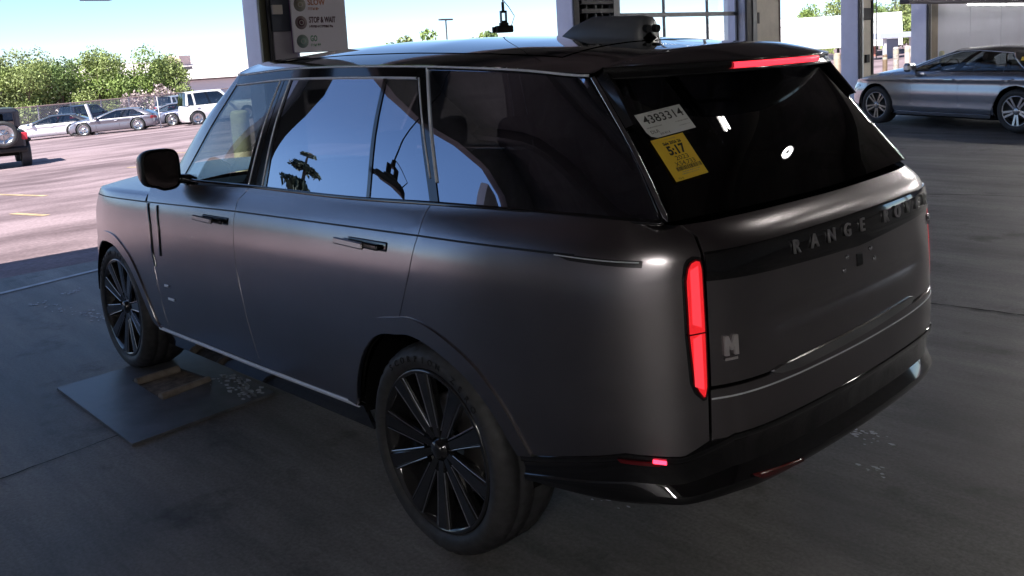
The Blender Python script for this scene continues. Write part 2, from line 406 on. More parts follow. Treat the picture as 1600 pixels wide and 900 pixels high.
# ------------------------------------------------------------------ ground, floor and the service building
def gz(x, y):
    x = np.asarray(x, float); y = np.asarray(y, float)
    return .025 * np.clip(-y - 3, 0, 60) - .036 * np.clip(x - 7.0, 0, 95)
def gzf(x, y): return float(gz(x, y))
def floor_mat():
    mt = bpy.data.materials.new('worn_concrete'); mt.use_nodes = True; nt = mt.node_tree; b = nt.nodes['Principled BSDF']
    tc = nt.nodes.new('ShaderNodeTexCoord'); L = nt.links
    def noise(sc, det, rough, stretch=None):
        n = nt.nodes.new('ShaderNodeTexNoise'); n.inputs['Scale'].default_value = sc; n.inputs['Detail'].default_value = det; n.inputs['Roughness'].default_value = rough
        if stretch:
            mp = nt.nodes.new('ShaderNodeMapping'); mp.inputs['Scale'].default_value = stretch; L.new(tc.outputs['Object'], mp.inputs[0]); L.new(mp.outputs[0], n.inputs['Vector'])
        else: L.new(tc.outputs['Object'], n.inputs['Vector'])
        return n
    a = noise(.7, 8, .65, (1, 2.2, 1)); r1 = nt.nodes.new('ShaderNodeValToRGB')
    r1.color_ramp.elements[0].position = .3; r1.color_ramp.elements[0].color = (.16, .155, .152, 1); r1.color_ramp.elements[1].position = .72; r1.color_ramp.elements[1].color = (.42, .405, .40, 1)
    L.new(a.outputs['Fac'], r1.inputs[0])
    f = noise(60, 6, .7); r2 = nt.nodes.new('ShaderNodeValToRGB'); r2.color_ramp.elements[0].position = .35; r2.color_ramp.elements[0].color = (.68, .68, .68, 1); r2.color_ramp.elements[1].position = .7; r2.color_ramp.elements[1].color = (1.2, 1.2, 1.2, 1)
    L.new(f.outputs['Fac'], r2.inputs[0])
    mx = nt.nodes.new('ShaderNodeMix'); mx.data_type = 'RGBA'; mx.blend_type = 'MULTIPLY'; mx.inputs[0].default_value = 1
    L.new(r1.outputs[0], mx.inputs[6]); L.new(r2.outputs[0], mx.inputs[7])
    s = noise(5.5, 8, .75); r3 = nt.nodes.new('ShaderNodeValToRGB'); r3.color_ramp.elements[0].position = .70; r3.color_ramp.elements[0].color = (0, 0, 0, 1); r3.color_ramp.elements[1].position = .76; r3.color_ramp.elements[1].color = (1, 1, 1, 1)
    L.new(s.outputs['Fac'], r3.inputs[0])
    m2 = nt.nodes.new('ShaderNodeMix'); m2.data_type = 'RGBA'; L.new(r3.outputs[0], m2.inputs[0]); L.new(mx.outputs[2], m2.inputs[6]); m2.inputs[7].default_value = (.52, .51, .515, 1)
    d = noise(2.3, 5, .6); r4 = nt.nodes.new('ShaderNodeValToRGB'); r4.color_ramp.elements[0].position = .28; r4.color_ramp.elements[0].color = (.38, .36, .35, 1); r4.color_ramp.elements[1].position = .42; r4.color_ramp.elements[1].color = (1, 1, 1, 1)
    L.new(d.outputs['Fac'], r4.inputs[0]); m3 = nt.nodes.new('ShaderNodeMix'); m3.data_type = 'RGBA'; m3.blend_type = 'MULTIPLY'; m3.inputs[0].default_value = 1
    L.new(m2.outputs[2], m3.inputs[6]); L.new(r4.outputs[0], m3.inputs[7]); k = noise(1.0, 9, .7, (.35, 3.0, 1)); r5 = nt.nodes.new('ShaderNodeValToRGB'); r5.color_ramp.elements[0].position = .34; r5.color_ramp.elements[0].color = (.62, .61, .61, 1); r5.color_ramp.elements[1].position = .66; r5.color_ramp.elements[1].color = (1.15, 1.14, 1.13, 1)
    L.new(k.outputs['Fac'], r5.inputs[0]); m4 = nt.nodes.new('ShaderNodeMix'); m4.data_type = 'RGBA'; m4.blend_type = 'MULTIPLY'; m4.inputs[0].default_value = 1
    L.new(m3.outputs[2], m4.inputs[6]); L.new(r5.outputs[0], m4.inputs[7]); L.new(m4.outputs[2], b.inputs['Base Color'])
    mr = nt.nodes.new('ShaderNodeMapRange'); mr.inputs[3].default_value = .42; mr.inputs[4].default_value = .72; L.new(a.outputs['Fac'], mr.inputs[0]); L.new(mr.outputs[0], b.inputs['Roughness'])
    bp = nt.nodes.new('ShaderNodeBump'); bp.inputs['Strength'].default_value = .25; bp.inputs['Distance'].default_value = .005; L.new(f.outputs['Fac'], bp.inputs['Height']); L.new(bp.outputs[0], b.inputs['Normal'])
    return mt
def lot_mat():
    mt = bpy.data.materials.new('faded_asphalt'); mt.use_nodes = True; nt = mt.node_tree; b = nt.nodes['Principled BSDF']; L = nt.links
    tc = nt.nodes.new('ShaderNodeTexCoord')
    mp = nt.nodes.new('ShaderNodeMapping'); mp.inputs['Scale'].default_value = (.55, .22, 1); mp.inputs['Rotation'].default_value = (0, 0, .3); L.new(tc.outputs['Object'], mp.inputs[0])
    n = nt.nodes.new('ShaderNodeTexNoise'); n.inputs['Scale'].default_value = .9; n.inputs['Detail'].default_value = 9; n.inputs['Roughness'].default_value = .66; L.new(mp.outputs[0], n.inputs['Vector'])
    r = nt.nodes.new('ShaderNodeValToRGB'); e = r.color_ramp.elements; e[0].position = .36; e[0].color = (.12, .080, .088, 1); e[1].position = .60; e[1].color = (.33, .245, .265, 1); L.new(n.outputs['Fac'], r.inputs[0])
    n2 = nt.nodes.new('ShaderNodeTexNoise'); n2.inputs['Scale'].default_value = 22; n2.inputs['Detail'].default_value = 5; L.new(tc.outputs['Object'], n2.inputs['Vector'])
    r2 = nt.nodes.new('ShaderNodeValToRGB'); r2.color_ramp.elements[0].position = .3; r2.color_ramp.elements[0].color = (.72, .72, .72, 1); r2.color_ramp.elements[1].position = .7; r2.color_ramp.elements[1].color = (1.15, 1.15, 1.15, 1); L.new(n2.outputs['Fac'], r2.inputs[0])
    mx = nt.nodes.new('ShaderNodeMix'); mx.data_type = 'RGBA'; mx.blend_type = 'MULTIPLY'; mx.inputs[0].default_value = 1; L.new(r.outputs[0], mx.inputs[6]); L.new(r2.outputs[0], mx.inputs[7]); L.new(mx.outputs[2], b.inputs['Base Color'])
    b.inputs['Roughness'].default_value = .85; return mt
def sheet(name, xs, ys, m, dz=0.):
    X, Y = np.meshgrid(xs, ys, indexing='ij'); Z = gz(X, Y) + dz
    return tag(grid_mesh(name, np.stack([X, Y, Z], -1), m), kind='structure')
conc = floor_mat(); MATS_LOT = lot_mat()
sheet('garage_floor', np.concatenate([np.linspace(-14, 6.95, 22)]), np.concatenate([np.linspace(-46, -3, 30), np.linspace(-2.6, 12, 12)]), conc)
lot = sheet('car_park', np.concatenate([[6.95, 7.0], np.linspace(9, 102, 30), [140, 250, 500, 1500]]), np.concatenate([[-1500, -500, -200, -90, -63], np.linspace(-60, -3, 24), np.linspace(0, 60, 8), [120, 300, 900]]), MATS_LOT)
sheet('rear_yard', np.array([-900., -200, -60, -14.]), np.array([-900., -200, -60, -46, -30, -15, -3, 12, 60, 400]), MATS_LOT)
def ribbon(name, pts, w, m, dz=.004, kind='structure', jag=0.):
    P = np.array(pts, float); n = max(2, int(np.linalg.norm(np.diff(P, axis=0), axis=1).sum() / .08) if jag else len(P) * 4)
    t = np.linspace(0, len(P) - 1, n); q = np.stack([np.interp(t, np.arange(len(P)), P[:, k]) for k in (0, 1)], 1)
    d = np.gradient(q, axis=0); d /= np.linalg.norm(d, axis=1)[:, None]; s = np.stack([-d[:, 1], d[:, 0]], 1)
    j = np.array([rnd.uniform(-1, 1) for _ in range(n)]) * jag; k = np.array([rnd.uniform(.5, 1.3) if jag else 1 for _ in range(n)])
    q = q + s * j[:, None]
    a = q + s * (w / 2 * k)[:, None]; b = q - s * (w / 2 * k)[:, None]
    f = lambda p: np.concatenate([p, (gz(p[:, 0], p[:, 1]) + dz)[:, None]], 1)
    return tag(grid_mesh(name, np.stack([f(a), f(b)]), m), kind=kind)
crack = mat('crack_filler', (.008, .008, .008), .9)
ribbon('floor_joint', [(1.6, -3.05), (.4, -3.17), (-.65, -3.27), (-4, -3.5)], .018, crack, jag=.01)
ribbon('floor_joint', [(2.03, 3.2), (2.06, 2.0), (2.14, 1.40)], .010, crack, jag=.004)
ribbon('floor_joint', [(4, -6.2), (0.5, -7.2), (-3, -8.1)], .02, crack, jag=.012)
ribbon('threshold_strip', [(6.12, 2.0), (6.25, 1.0), (6.47, 0.1), (6.5, -1.6)], .07, mat('threshold_metal', (.50, .50, .54), .5, .3, noise=.25, nscale=6), dz=.006)
yel = mat('faded_yellow_paint', (.46, .34, .20), .8, noise=.35, nscale=5)
for a, b in (((18.5, -1.5), (15.9, -2.0)), ((20.6, -5.2), (18.0, -6.0)), ((24, -7.6), (21.0, -8.4)), ((13.3, -.8), (12.2, -1.0))):
    ribbon('bay_line', [a, b], .13, yel, dz=.006)
# paint scuffs on the floor
sc = MB(); wp = mat('white_scuff', (.72, .74, .8), .8)
for x, y in [(5.71, .586), (5.72, .518), (5.148, .827), (5.35, .817), (4.69, .704), (4.585, .69), (4.92, .726), (5.54, .887), (4.8, .715), (4.5, .68), (-.665, -.985), (-.725, -.989), (-.70, -.93), (-.923, -.692), (-.263, .229), (-.189, .265)]:
    for k in range(9):
        cx, cy = x + rnd.gauss(0, .045), y + rnd.gauss(0, .035); n = 6; r0 = rnd.uniform(.003, .013) * (1.5 if x > 2 else 1)
        ps = [(cx + 1.6 * r0 * rnd.uniform(.4, 1.2) * math.cos(2 * math.pi * i / n), cy + r0 * rnd.uniform(.4, 1.2) * math.sin(2 * math.pi * i / n), .0045) for i in range(n)]
        sc.add(ps, [tuple(range(n))])
tag(sc.build('paint_scuffs', wp, fix=False), kind='stuff')
for o in (): pass
# steel plate under the front wheel
pl = thing('steel_floor_plate', 'flat grey steel plate with a slotted opening on the floor by the front wheel', 'floor plate')
steel = mat('worn_steel', (.17, .175, .195), .42, .35, noise=.35, nscale=3.5, rvar=.12)
A, B, Cc, D = (3.15, 1.43), (1.935, 1.425), (2.01, .60), (3.22, .585)
h = [(2.90, 1.075), (2.41, 1.08), (2.50, .735), (2.91, .79)]
mb = MB(); z = .016
o4 = [A, B, Cc, D]; i4 = h
vs = [(x, y, z) for x, y in o4 + i4] + [(x, y, .001) for x, y in o4 + i4]
fs = []
for i in range(4):
    j = (i + 1) % 4
    fs += [(i, j, 4 + j, 4 + i), (8 + i, 8 + j, j, i), (12 + j, 12 + i, 4 + i, 4 + j)]
mb.add(vs, fs); mb.build('plate', steel, pl)
mb = MB(); mb.add([(x, y, .003) for x, y in h], [(0, 1, 2, 3)]); mb.build('pit', mat('pit_dirt', (.20, .165, .14), .9, noise=.5, nscale=20), pl)
for (x0, y0), (x1, y1) in (((2.85, 1.07), (2.87, .80)), ((2.47, 1.07), (2.52, .76))):
    MB().tube([(x0, y0, .012), (x1, y1, .012)], .028, 12).build('roller', mat('rusty_steel', (.34, .29, .25), .6, .2, noise=.3, nscale=15), pl)
mb = MB()
for k in range(70):
    x = rnd.uniform(2.02, 2.55); y = .66 + rnd.gauss(.02, .05) ; r0 = rnd.uniform(.004, .022)
    if y < .60: continue
    mb.add([(x + 1.5 * r0 * rnd.uniform(.4, 1.2) * math.cos(2 * math.pi * i / 6), y + r0 * rnd.uniform(.4, 1.2) * math.sin(2 * math.pi * i / 6), .0205) for i in range(6)], [tuple(range(6))])
fl = mb.build('paint_flakes', wp, pl, fix=False); fl['kind'] = 'stuff'
# building shell
bld = thing('service_building', 'dark open sided service building with drive through bays around the parked cars', 'building')
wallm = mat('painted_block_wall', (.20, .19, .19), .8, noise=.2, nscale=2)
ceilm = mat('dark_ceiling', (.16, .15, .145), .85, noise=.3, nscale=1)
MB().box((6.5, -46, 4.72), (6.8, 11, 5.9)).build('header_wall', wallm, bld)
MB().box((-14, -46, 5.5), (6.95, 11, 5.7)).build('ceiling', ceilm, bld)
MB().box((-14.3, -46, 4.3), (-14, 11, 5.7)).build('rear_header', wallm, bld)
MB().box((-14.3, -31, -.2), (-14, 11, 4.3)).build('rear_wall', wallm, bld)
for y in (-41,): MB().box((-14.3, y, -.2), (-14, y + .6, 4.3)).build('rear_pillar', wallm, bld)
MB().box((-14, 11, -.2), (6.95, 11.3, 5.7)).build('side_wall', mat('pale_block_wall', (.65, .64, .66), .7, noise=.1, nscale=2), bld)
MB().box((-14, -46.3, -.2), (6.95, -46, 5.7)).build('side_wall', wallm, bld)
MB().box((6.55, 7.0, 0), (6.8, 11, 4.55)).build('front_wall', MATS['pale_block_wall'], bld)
for y in range(-42, 10, 6): MB().box((-14, y - .12, 5.15), (6.5, y + .12, 5.5)).build('ceiling_beam', mat('steel_beam', (.10, .095, .09), .6), bld)
white = mat('lavender_white_paint', (.66, .68, .80), .45, noise=.06, nscale=3)
tan = mat('tan_panel', (.52, .48, .42), .6, noise=.12, nscale=4)
darks = mat('dark_track_steel', (.045, .045, .05), .5, .5)
greys = mat('grey_steel_post', (.20, .205, .22), .5, .4)
def jamb(name, lab, y1, depth, wface, parts):
    t = thing(name, lab, 'pillar', (6.5, y1, gzf(6.5, y1)), 0, 'white pillars between the bays')
    q = MB(); q.box((0, -.09, 0), (depth, 0, 4.75), .008); q.box((.05, -wface, 0), (depth, -.092, 4.7)); q.build('post', white, t)
    for nm, m, a, b, x0, x1, z0, z1 in parts:
        w = MB(); w.box((x0, -b, z0), (x1, -a, z1), .004); w.build(nm, m, t)
    return t
jamb('bay_pillar', 'white pillar with olive door track and a grey box, just left of the slow and stop sign', -1.84, .34, .5,
     [('door_track', mat('olive_steel', (.10, .095, .06), .5, .4), .0, .075, -.05, -.005, 0, 4.6), ('door_track', darks, .077, .11, -.07, -.005, 0, 4.6), ('cover_strip', trim, .112, .125, -.04, -.005, 0, 4.6),
      ('cabinet', mat('slate_cabinet', (.075, .085, .11), .5), .13, .42, -.06, .04, 2.24, 3.2), ('junction_box', mat('cream_box', (.62, .56, .50), .5), .13, .25, -.10, -.062, 2.42, 2.52), ('lower_panel', mat('pale_panel', (.42, .39, .42), .5), .14, .42, -.05, .04, .2, 2.235)])
jamb('bay_pillar', 'white pillar with tan shelf panel beside the glazed door, behind the roof fin', -6.79, .33, 1.0,
     [('door_track', darks, .0, .12, -.03, -.005, 0, 4.6), ('shelf_panel', tan, .16, .86, .05, .08, 0, 4.6), ('shelf', darks, .16, .86, -.04, .045, 2.29, 2.36), ('shelf', darks, .16, .86, -.04, .045, 2.42, 2.48), ('rack_post', darks, .30, .33, .0, .045, 0, 4.6), ('rack_post', greys, .50, .53, .0, .045, 0, 4.6), ('rack_post', darks, .64, .67, .0, .045, 0, 4.6), ('edge_post', greys, .88, 1.03, -.03, .2, 0, 4.6)])
jamb('bay_pillar', 'white pillar with wide tan panel at the right end of the glazed door', -11.26, .45, 1.1,
     [('door_track', darks, .0, .16, -.04, -.005, 0, 4.6), ('door_track', greys, .17, .30, -.06, -.005, 0, 4.6), ('tan_panel', tan, .31, 1.10, -.02, .045, 0, 4.6), ('corner_trim', mat('brown_edge', (.13, .09, .08), .6), 1.102, 1.15, -.03, .05, 0, 4.6), ('switch_plate', darks, .30, .36, -.075, -.062, 1.95, 2.15)])
jamb('bay_pillar', 'white pillar with hanging chain behind the nose of the silver grey sedan', -15.5, .38, .62,
     [('door_track', darks, .0, .10, -.04, -.005, 0, 4.6), ('cover_strip', trim, .11, .16, -.05, -.005, 0, 4.6), ('tan_panel', tan, .17, .55, -.02, .045, 0, 4.6), ('dark_band', darks, .17, .55, -.04, -.022, 1.85, 2.1), ('conduit_box', darks, .25, .40, -.07, -.022, .95, 1.12), ('corner_trim', darks, .552, .62, -.05, .045, 0, 4.6)])
jamb('bay_pillar', 'white pillar at the left end of the pale panelled wall, behind the sedan windscreen', -18.9, .36, .64,
     [('door_track', darks, .0, .15, -.05, -.005, 0, 4.6), ('cover_strip', trim, .16, .19, -.04, -.005, 0, 4.6), ('tan_panel', mat('brown_panel', (.20, .165, .13), .6, noise=.2, nscale=3), .2, .62, -.02, .045, 0, 4.6)])
jamb('bay_pillar', 'white pillar between the two bays left of the frame', 3.25, .35, .42, [('door_track', darks, .0, .3, -.04, -.005, 0, 4.6)])
# chain on the pillar
mb = MB()
for k in range(60):
    zz = 3.0 - k * .028; n = 10; M = Matrix.Translation((6.44, -16.22, zz)) @ Matrix.Rotation(R(90) * (k % 2), 4, 'Z')
    mb.tube([M @ Vector((.012 * math.cos(2 * math.pi * i / n), 0, .02 * math.sin(2 * math.pi * i / n))) for i in range(n + 1)], .005, 5, cap=False)
tag(mb.build('hoist_chain', mat('chain_steel', (.25, .25, .26), .4, .9)), 'steel hoist chain hanging beside the white pillar near the sedan', 'chain')
# sign
sg = thing('wall_sign', 'white driver instruction sign with amber, red and green discs on the pillar', 'sign', (6.40, -2.52, 2.0))
MB().box((-.012, -.36, .0), (.012, .335, .92), .004).build('sign_board', mat('sign_white', (.82, .78, .84), .5), sg)
MB().box((.013, -.365, -.005), (.02, .34, .925)).build('sign_backing', mat('purple_edge', (.22, .10, .25), .5), sg)
def sfm(y, z): return frame_mat((-.0135, y, z), (0, -1, 0), (0, 0, 1))
for z0, nm, colr, l1, l2, wd in ((.52, 'amber', (.30, .27, .20), 'SLOW', 'DOWN', .22), (.325, 'red', (.24, .12, .13), 'STOP & WAIT', 'IN YOUR VEHICLE FOR SCAN', .34), (.12, 'green', (.22, .34, .29), 'GO', 'AHEAD', .085)):
    dm = mat('sign_disc_' + nm, colr, .5); tm = mat('sign_text_' + nm, {'amber': (.52, .20, .12), 'red': (.10, .03, .05), 'green': (.10, .30, .17)}[nm], .6)
    MB().lathe([(.0001, .0), (.072, .0), (.074, -.004)], 32, sfm(.225, z0) @ Matrix.Translation((0, 0, .003)), 'z').build('sign_disc', mat('sign_disc_rim_' + nm, tuple(.5 * c + .12 for c in colr), .5), sg)
    MB().lathe([(.0001, .004), (.042, .004), (.043, .0)], 28, sfm(.225, z0) @ Matrix.Translation((0, 0, .003)), 'z').build('disc_mark', tm if nm == 'red' else dm, sg)
    MB().lathe([(.020, .006), (.028, .006), (.028, .004), (.020, .004)], 20, sfm(.225, z0) @ Matrix.Translation((0, 0, .003)), 'z', closed=True).build('disc_symbol', mat('sign_symbol', (.42, .40, .38), .5), sg)
    yc = .125 - wd / 2
    text('sign_lettering', l1, .09, sfm(yc, z0 + .025), tm, sg, .001, .002, wd)
    w2 = {'amber': .12, 'red': .30, 'green': .11}[nm]; q = MB(); y = .125
    while y > .125 - w2:          # print too small to read in the photograph: short uneven strokes
        w_ = rnd.uniform(.010, .018); M = sfm(y - w_ / 2, z0 - .045)
        q.box((-w_ / 2, -.014, 0), (-w_ / 2 + .005, .014, .001), 0, M); q.box((-w_ / 2, rnd.choice([-.014, -.003, .009]), 0), (w_ / 2, rnd.choice([.005, .014]), .001), 0, M); y -= w_ + .005
    q.build('small_print', tm, sg)
# glazed sectional door
gd = thing('glazed_door', 'closed sectional door with clear panes and thin dark rails, behind the roof fin', 'door', (6.66, -7.83, 0))
yw = 3.42; alum = mat('dark_aluminium', (.13, .13, .14), .4, .6)
for k, zz in enumerate((.03, .72, 1.45, 2.215, 2.92, 3.62, 4.33)):
    MB().box((-.025, -yw, zz - .035 + .14), (.025, 0, zz + .035 + .14), .004).build('rail', alum if k == 3 else greys, gd)
for yy in (0.02, 1.30, 2.51, 3.40): MB().box((-.018, -yy - .022, .1), (.018, -yy + .022, 4.5), .004).build('mullion', alum, gd)
pane = glass('door_glass', (.90, .93, .95), .02, 1.)
for i in range(3):
    ya, yb = (0.045, 1.325, 2.535)[i], (1.275, 2.485, 3.375)[i]
    for k in range(6):
        za, zb = [(.03, .72, 1.45, 2.215, 2.92, 3.62, 4.33)[k + d] + .14 for d in (0, 1)]
        MB().add([(0, -yb, za + .036), (0, -ya, za + .036), (0, -ya, zb - .036), (0, -yb, zb - .036)], [(0, 1, 2, 3)]).build('pane', pane, gd, fix=False)
# pale panelled wall on the right
pw = thing('panelled_wall', 'pale lavender panelled wall with vertical seams behind the silver grey sedan', 'wall', (6.55, -19.55, 0))
pm = mat('pale_wall_panel', (.46, .47, .55), .45, noise=.05, nscale=1.5)
for k in range(8):
    y = -k * 2.15 if k else 0; MB().box((0, -(k + 1) * 2.15 + .02, .3), (.06, -k * 2.15, 4.5), .006).build('wall_panel', pm, pw)
MB().box((.07, -18, .2), (.2, 0, 4.5)).build('wall_backing', darks, pw)
# overhead beam with tubes
bm_ = thing('overhead_light_trough', 'long dark overhead trough with white tubes at the top right', 'light', (6.0, -16.6, 0))
k = MB(); k.box((-.10, -14, 2.46), (.12, 0, 2.56), .02); k.box((-.06, -14, 2.56), (.08, 0, 2.68), .02); k.build('housing', mat('trough_steel', (.12, .11, .13), .45, .5), bm_)
tube_m = mat('lit_tube', (.9, .9, .9), .5, emit=(1, .98, .95), es=3.0)
for y0 in (-3.4, -6.0, -8.6, -11.2): MB().tube([(-.02, y0, 2.43), (-.02, y0 - 2.4, 2.43)], .022, 10).build('tube', tube_m, bm_)
# ceiling lamps
def ceiling_lamp(lb_, x, y, a, sc_, m):
    t = thing('ceiling_lamp', lb_, 'light', (x, y, 5.0), a, 'twin tube ceiling lamps')
    MB().box((-.5, -.12, .03), (.5, .12, .10), .01).build('lamp_tray', mat('lamp_tray', (.4, .4, .4), .5), t)
    for s_ in (-.055, .055): MB().tube([(-.46, s_, .0), (.46, s_, .0)], .02, 10).build('tube', m, t)
    MB().tube([(0, 0, .1), (0, 0, .5)], .008, 6).build('hanger', darks, t); t.scale = (sc_, 1, 1); return t
ceiling_lamp('short twin tube ceiling lamp above the rear of the big dark car', -2.5, -4.5, .6, .8, mat('ceiling_tube', (.9, .9, .9), .5, emit=(1, .96, .90), es=9.))
fill_lamp = ceiling_lamp('added long twin tube fill lamp out of view above the lanes', 1.0, -16, 0, 3, mat('fill_tube', (.9, .9, .9), .5, emit=(1, .96, .92), es=54.))  # unseen lamp, added with its copies to brighten floor, walls and car side
for x, y in ((-3.5, -20), (1.0, -24), (-3.5, -28), (-7, 8)):
    c_ = copy_part(fill_lamp, None); c_.location = (x, y, 5.0)
rl = thing('round_lamp', 'round high bay lamp hanging behind the big dark car', 'light', (-3.9, -7.4, 5.0))
MB().lathe([(.09, .0), (.20, .0), (.21, .02), (.09, .02)], 28, None, 'z', closed=True).build('lamp_ring', MATS['ceiling_tube'], rl)
MB().lathe([(.0001, .16), (.10, .15), (.24, .03), (.24, .0)], 28, None, 'z').build('shade', darks, rl)
# hanging cameras
def hang_cam(x, y, z, lab, rz, sc_=1.):
    t = thing('hanging_camera', lab, 'camera', (x, y, z), rz, 'cameras hanging on poles from the ceiling'); cm = mat('camera_black', (.012, .012, .013), .5)
    q = MB(); q.tube([(0, 0, .30), (0, 0, 3.2)], .011, 8); q.build('pole', cm, t)
    q = MB(); q.box((-.05, -.05, .20), (.05, .05, .225), .004); q.box((-.05, -.05, .09), (.05, .05, .115), .004); q.box((-.055, -.055, .09), (-.04, .055, .225)); q.box((.04, -.055, .09), (.055, .055, .225)); q.tube([(0, 0, .22), (0, 0, .32)], .028, 8); q.build('clamp', cm, t)
    q = MB(); q.box((-.16, -.08, -.02), (.16, .08, .06), .015); q.tube([(.15, 0, .02), (.22, 0, .015)], .035, 12); q.box((-.08, -.04, .06), (.08, .04, .09)); q.build('camera_body', cm, t)
    MB().tube([(-.14, .02, .06), (-.20, .03, .16), (-.10, .04, .26), (0, .03, .34)], .006, 6).build('cable', cm, t)
    t.scale = (sc_, sc_, 1)
hang_cam(5.0, -4.06, 2.115, 'black camera on a thin pole hanging in the open bay above the dark roof', 1.1, .62)
hang_cam(4.6, 3.55, 2.45, 'black camera on a thin pole hanging in the bay left of the frame', -.6)
t = thing('camera_dome', 'small dark camera head at the top left edge over the open bay', 'camera', (6.0, .0, 2.545))
MB().box((-.06, -.16, -.01), (.06, .13, .06), .02).build('camera_body', mat('dusky_plastic', (.10, .09, .13), .5), t)
MB().tube([(0, 0, .05), (0, 0, 3.0)], .014, 8).build('pole', darks, t)
# bollards
def bollard(x, y, hgt, rad, m, lab, z=None):
    zz = gzf(x, y) if z is None else z
    t = thing('bollard', lab, 'bollard', (x, y, zz), 0, 'short steel bollards by the bays')
    q = MB(); q.lathe([(rad, -.3), (rad, hgt - .04), (rad * .92, hgt - .01), (rad * .6, hgt + .012), (.0001, hgt + .016)], 20, None, 'z'); q.build('post', m, t)
    MB().lathe([(rad * 1.02, hgt * .72), (rad * 1.02, hgt * .86)], 20, None, 'z').build('sleeve_band', mat('bollard_band', (.45, .42, .33), .6), t)
bt = mat('tan_bollard', (.40, .33, .25), .6, noise=.2, nscale=8); bb = mat('brown_bollard', (.20, .14, .09), .6, noise=.25, nscale=8); by = mat('yellow_bollard', (.42, .40, .27), .6, noise=.2, nscale=6)
bollard(14.59, -30.18, .80, .13, bt, 'tan bollard between the spoiler and the white pillar')
bollard(12.14, -27.84, .72, .075, bt, 'thin tan bollard just right of the chain on the white pillar')
bollard(12.56, -29.87, .62, .085, bb, 'dark brown bollard in front of the brick wall')
bollard(12.35, -30.31, .85, .105, mat('scuffed_bollard', (.38, .34, .31), .6, noise=.5, nscale=14), 'scuffed grey bollard, second from the right outside the bay')
bollard(12.33, -31.24, .84, .105, mat('pale_bollard', (.55, .47, .42), .6, noise=.1, nscale=8), 'pale bollard, rightmost of those outside the bay')
bollard(5.9, -18.3, 1.0, .06, by, 'slim yellowish bollard standing inside by the panelled wall')
bollard(10.6, -3.50, 1.33, .14, by, 'faded yellow bollard seen through the front side window of the big car')
# ------------------------------------------------------------------ the big dark car in the bay
LOW, HIGH = CAR.low, CAR.high
HS = (.5, .27)                                   # metres per greenhouse column / row
suv = thing('sport_utility_vehicle', 'large satin dark grey sport utility vehicle with black roof and lit red tail lamps', 'car')
LF = [(4.62, 1.272), (4.571, 1.163), (4.52, 1.042), (4.513, .856), (4.469, .71), (4.455, .566), (4.419, .42)]
LB = [(3.393, 1.283), (3.455, 1.225), (3.437, 1.178), (3.432, 1.016), (3.423, .9), (3.383, .755), (3.366, .668), (3.30, .42)]
LC = [(1.928, 1.283), (1.948, 1.254), (1.943, 1.173), (1.983, 1.027), (2.049, .874), (2.085, .789)]
AR = [(2.445, .42), (2.40, .55), (2.33, .67), (2.256, .738), (2.18, .775), (2.085, .789), (1.993, .80), (1.89, .783), (1.78, .745), (1.676, .693), (1.57, .60), (1.493, .495), (1.470, .462)]
AF = [(4.615, .42), (4.66, .447), (4.72, .55), (4.802, .671), (4.90, .765), (5.017, .829), (5.12, .866), (5.226, .879), (5.32, .879), (5.42, .862), (5.55, .80), (5.64, .70), (5.69, .58), (5.71, .42)]
def smooth(pl, k=4): return [tuple(q) for q in crom(np.array(pl), np.linspace(0, len(pl) - 1, (len(pl) - 1) * k + 1))]
AR0, AF0 = AR[:6], AF
ARs = smooth(AR); iC = 5 * 4; AF = smooth(AF); AR = ARs
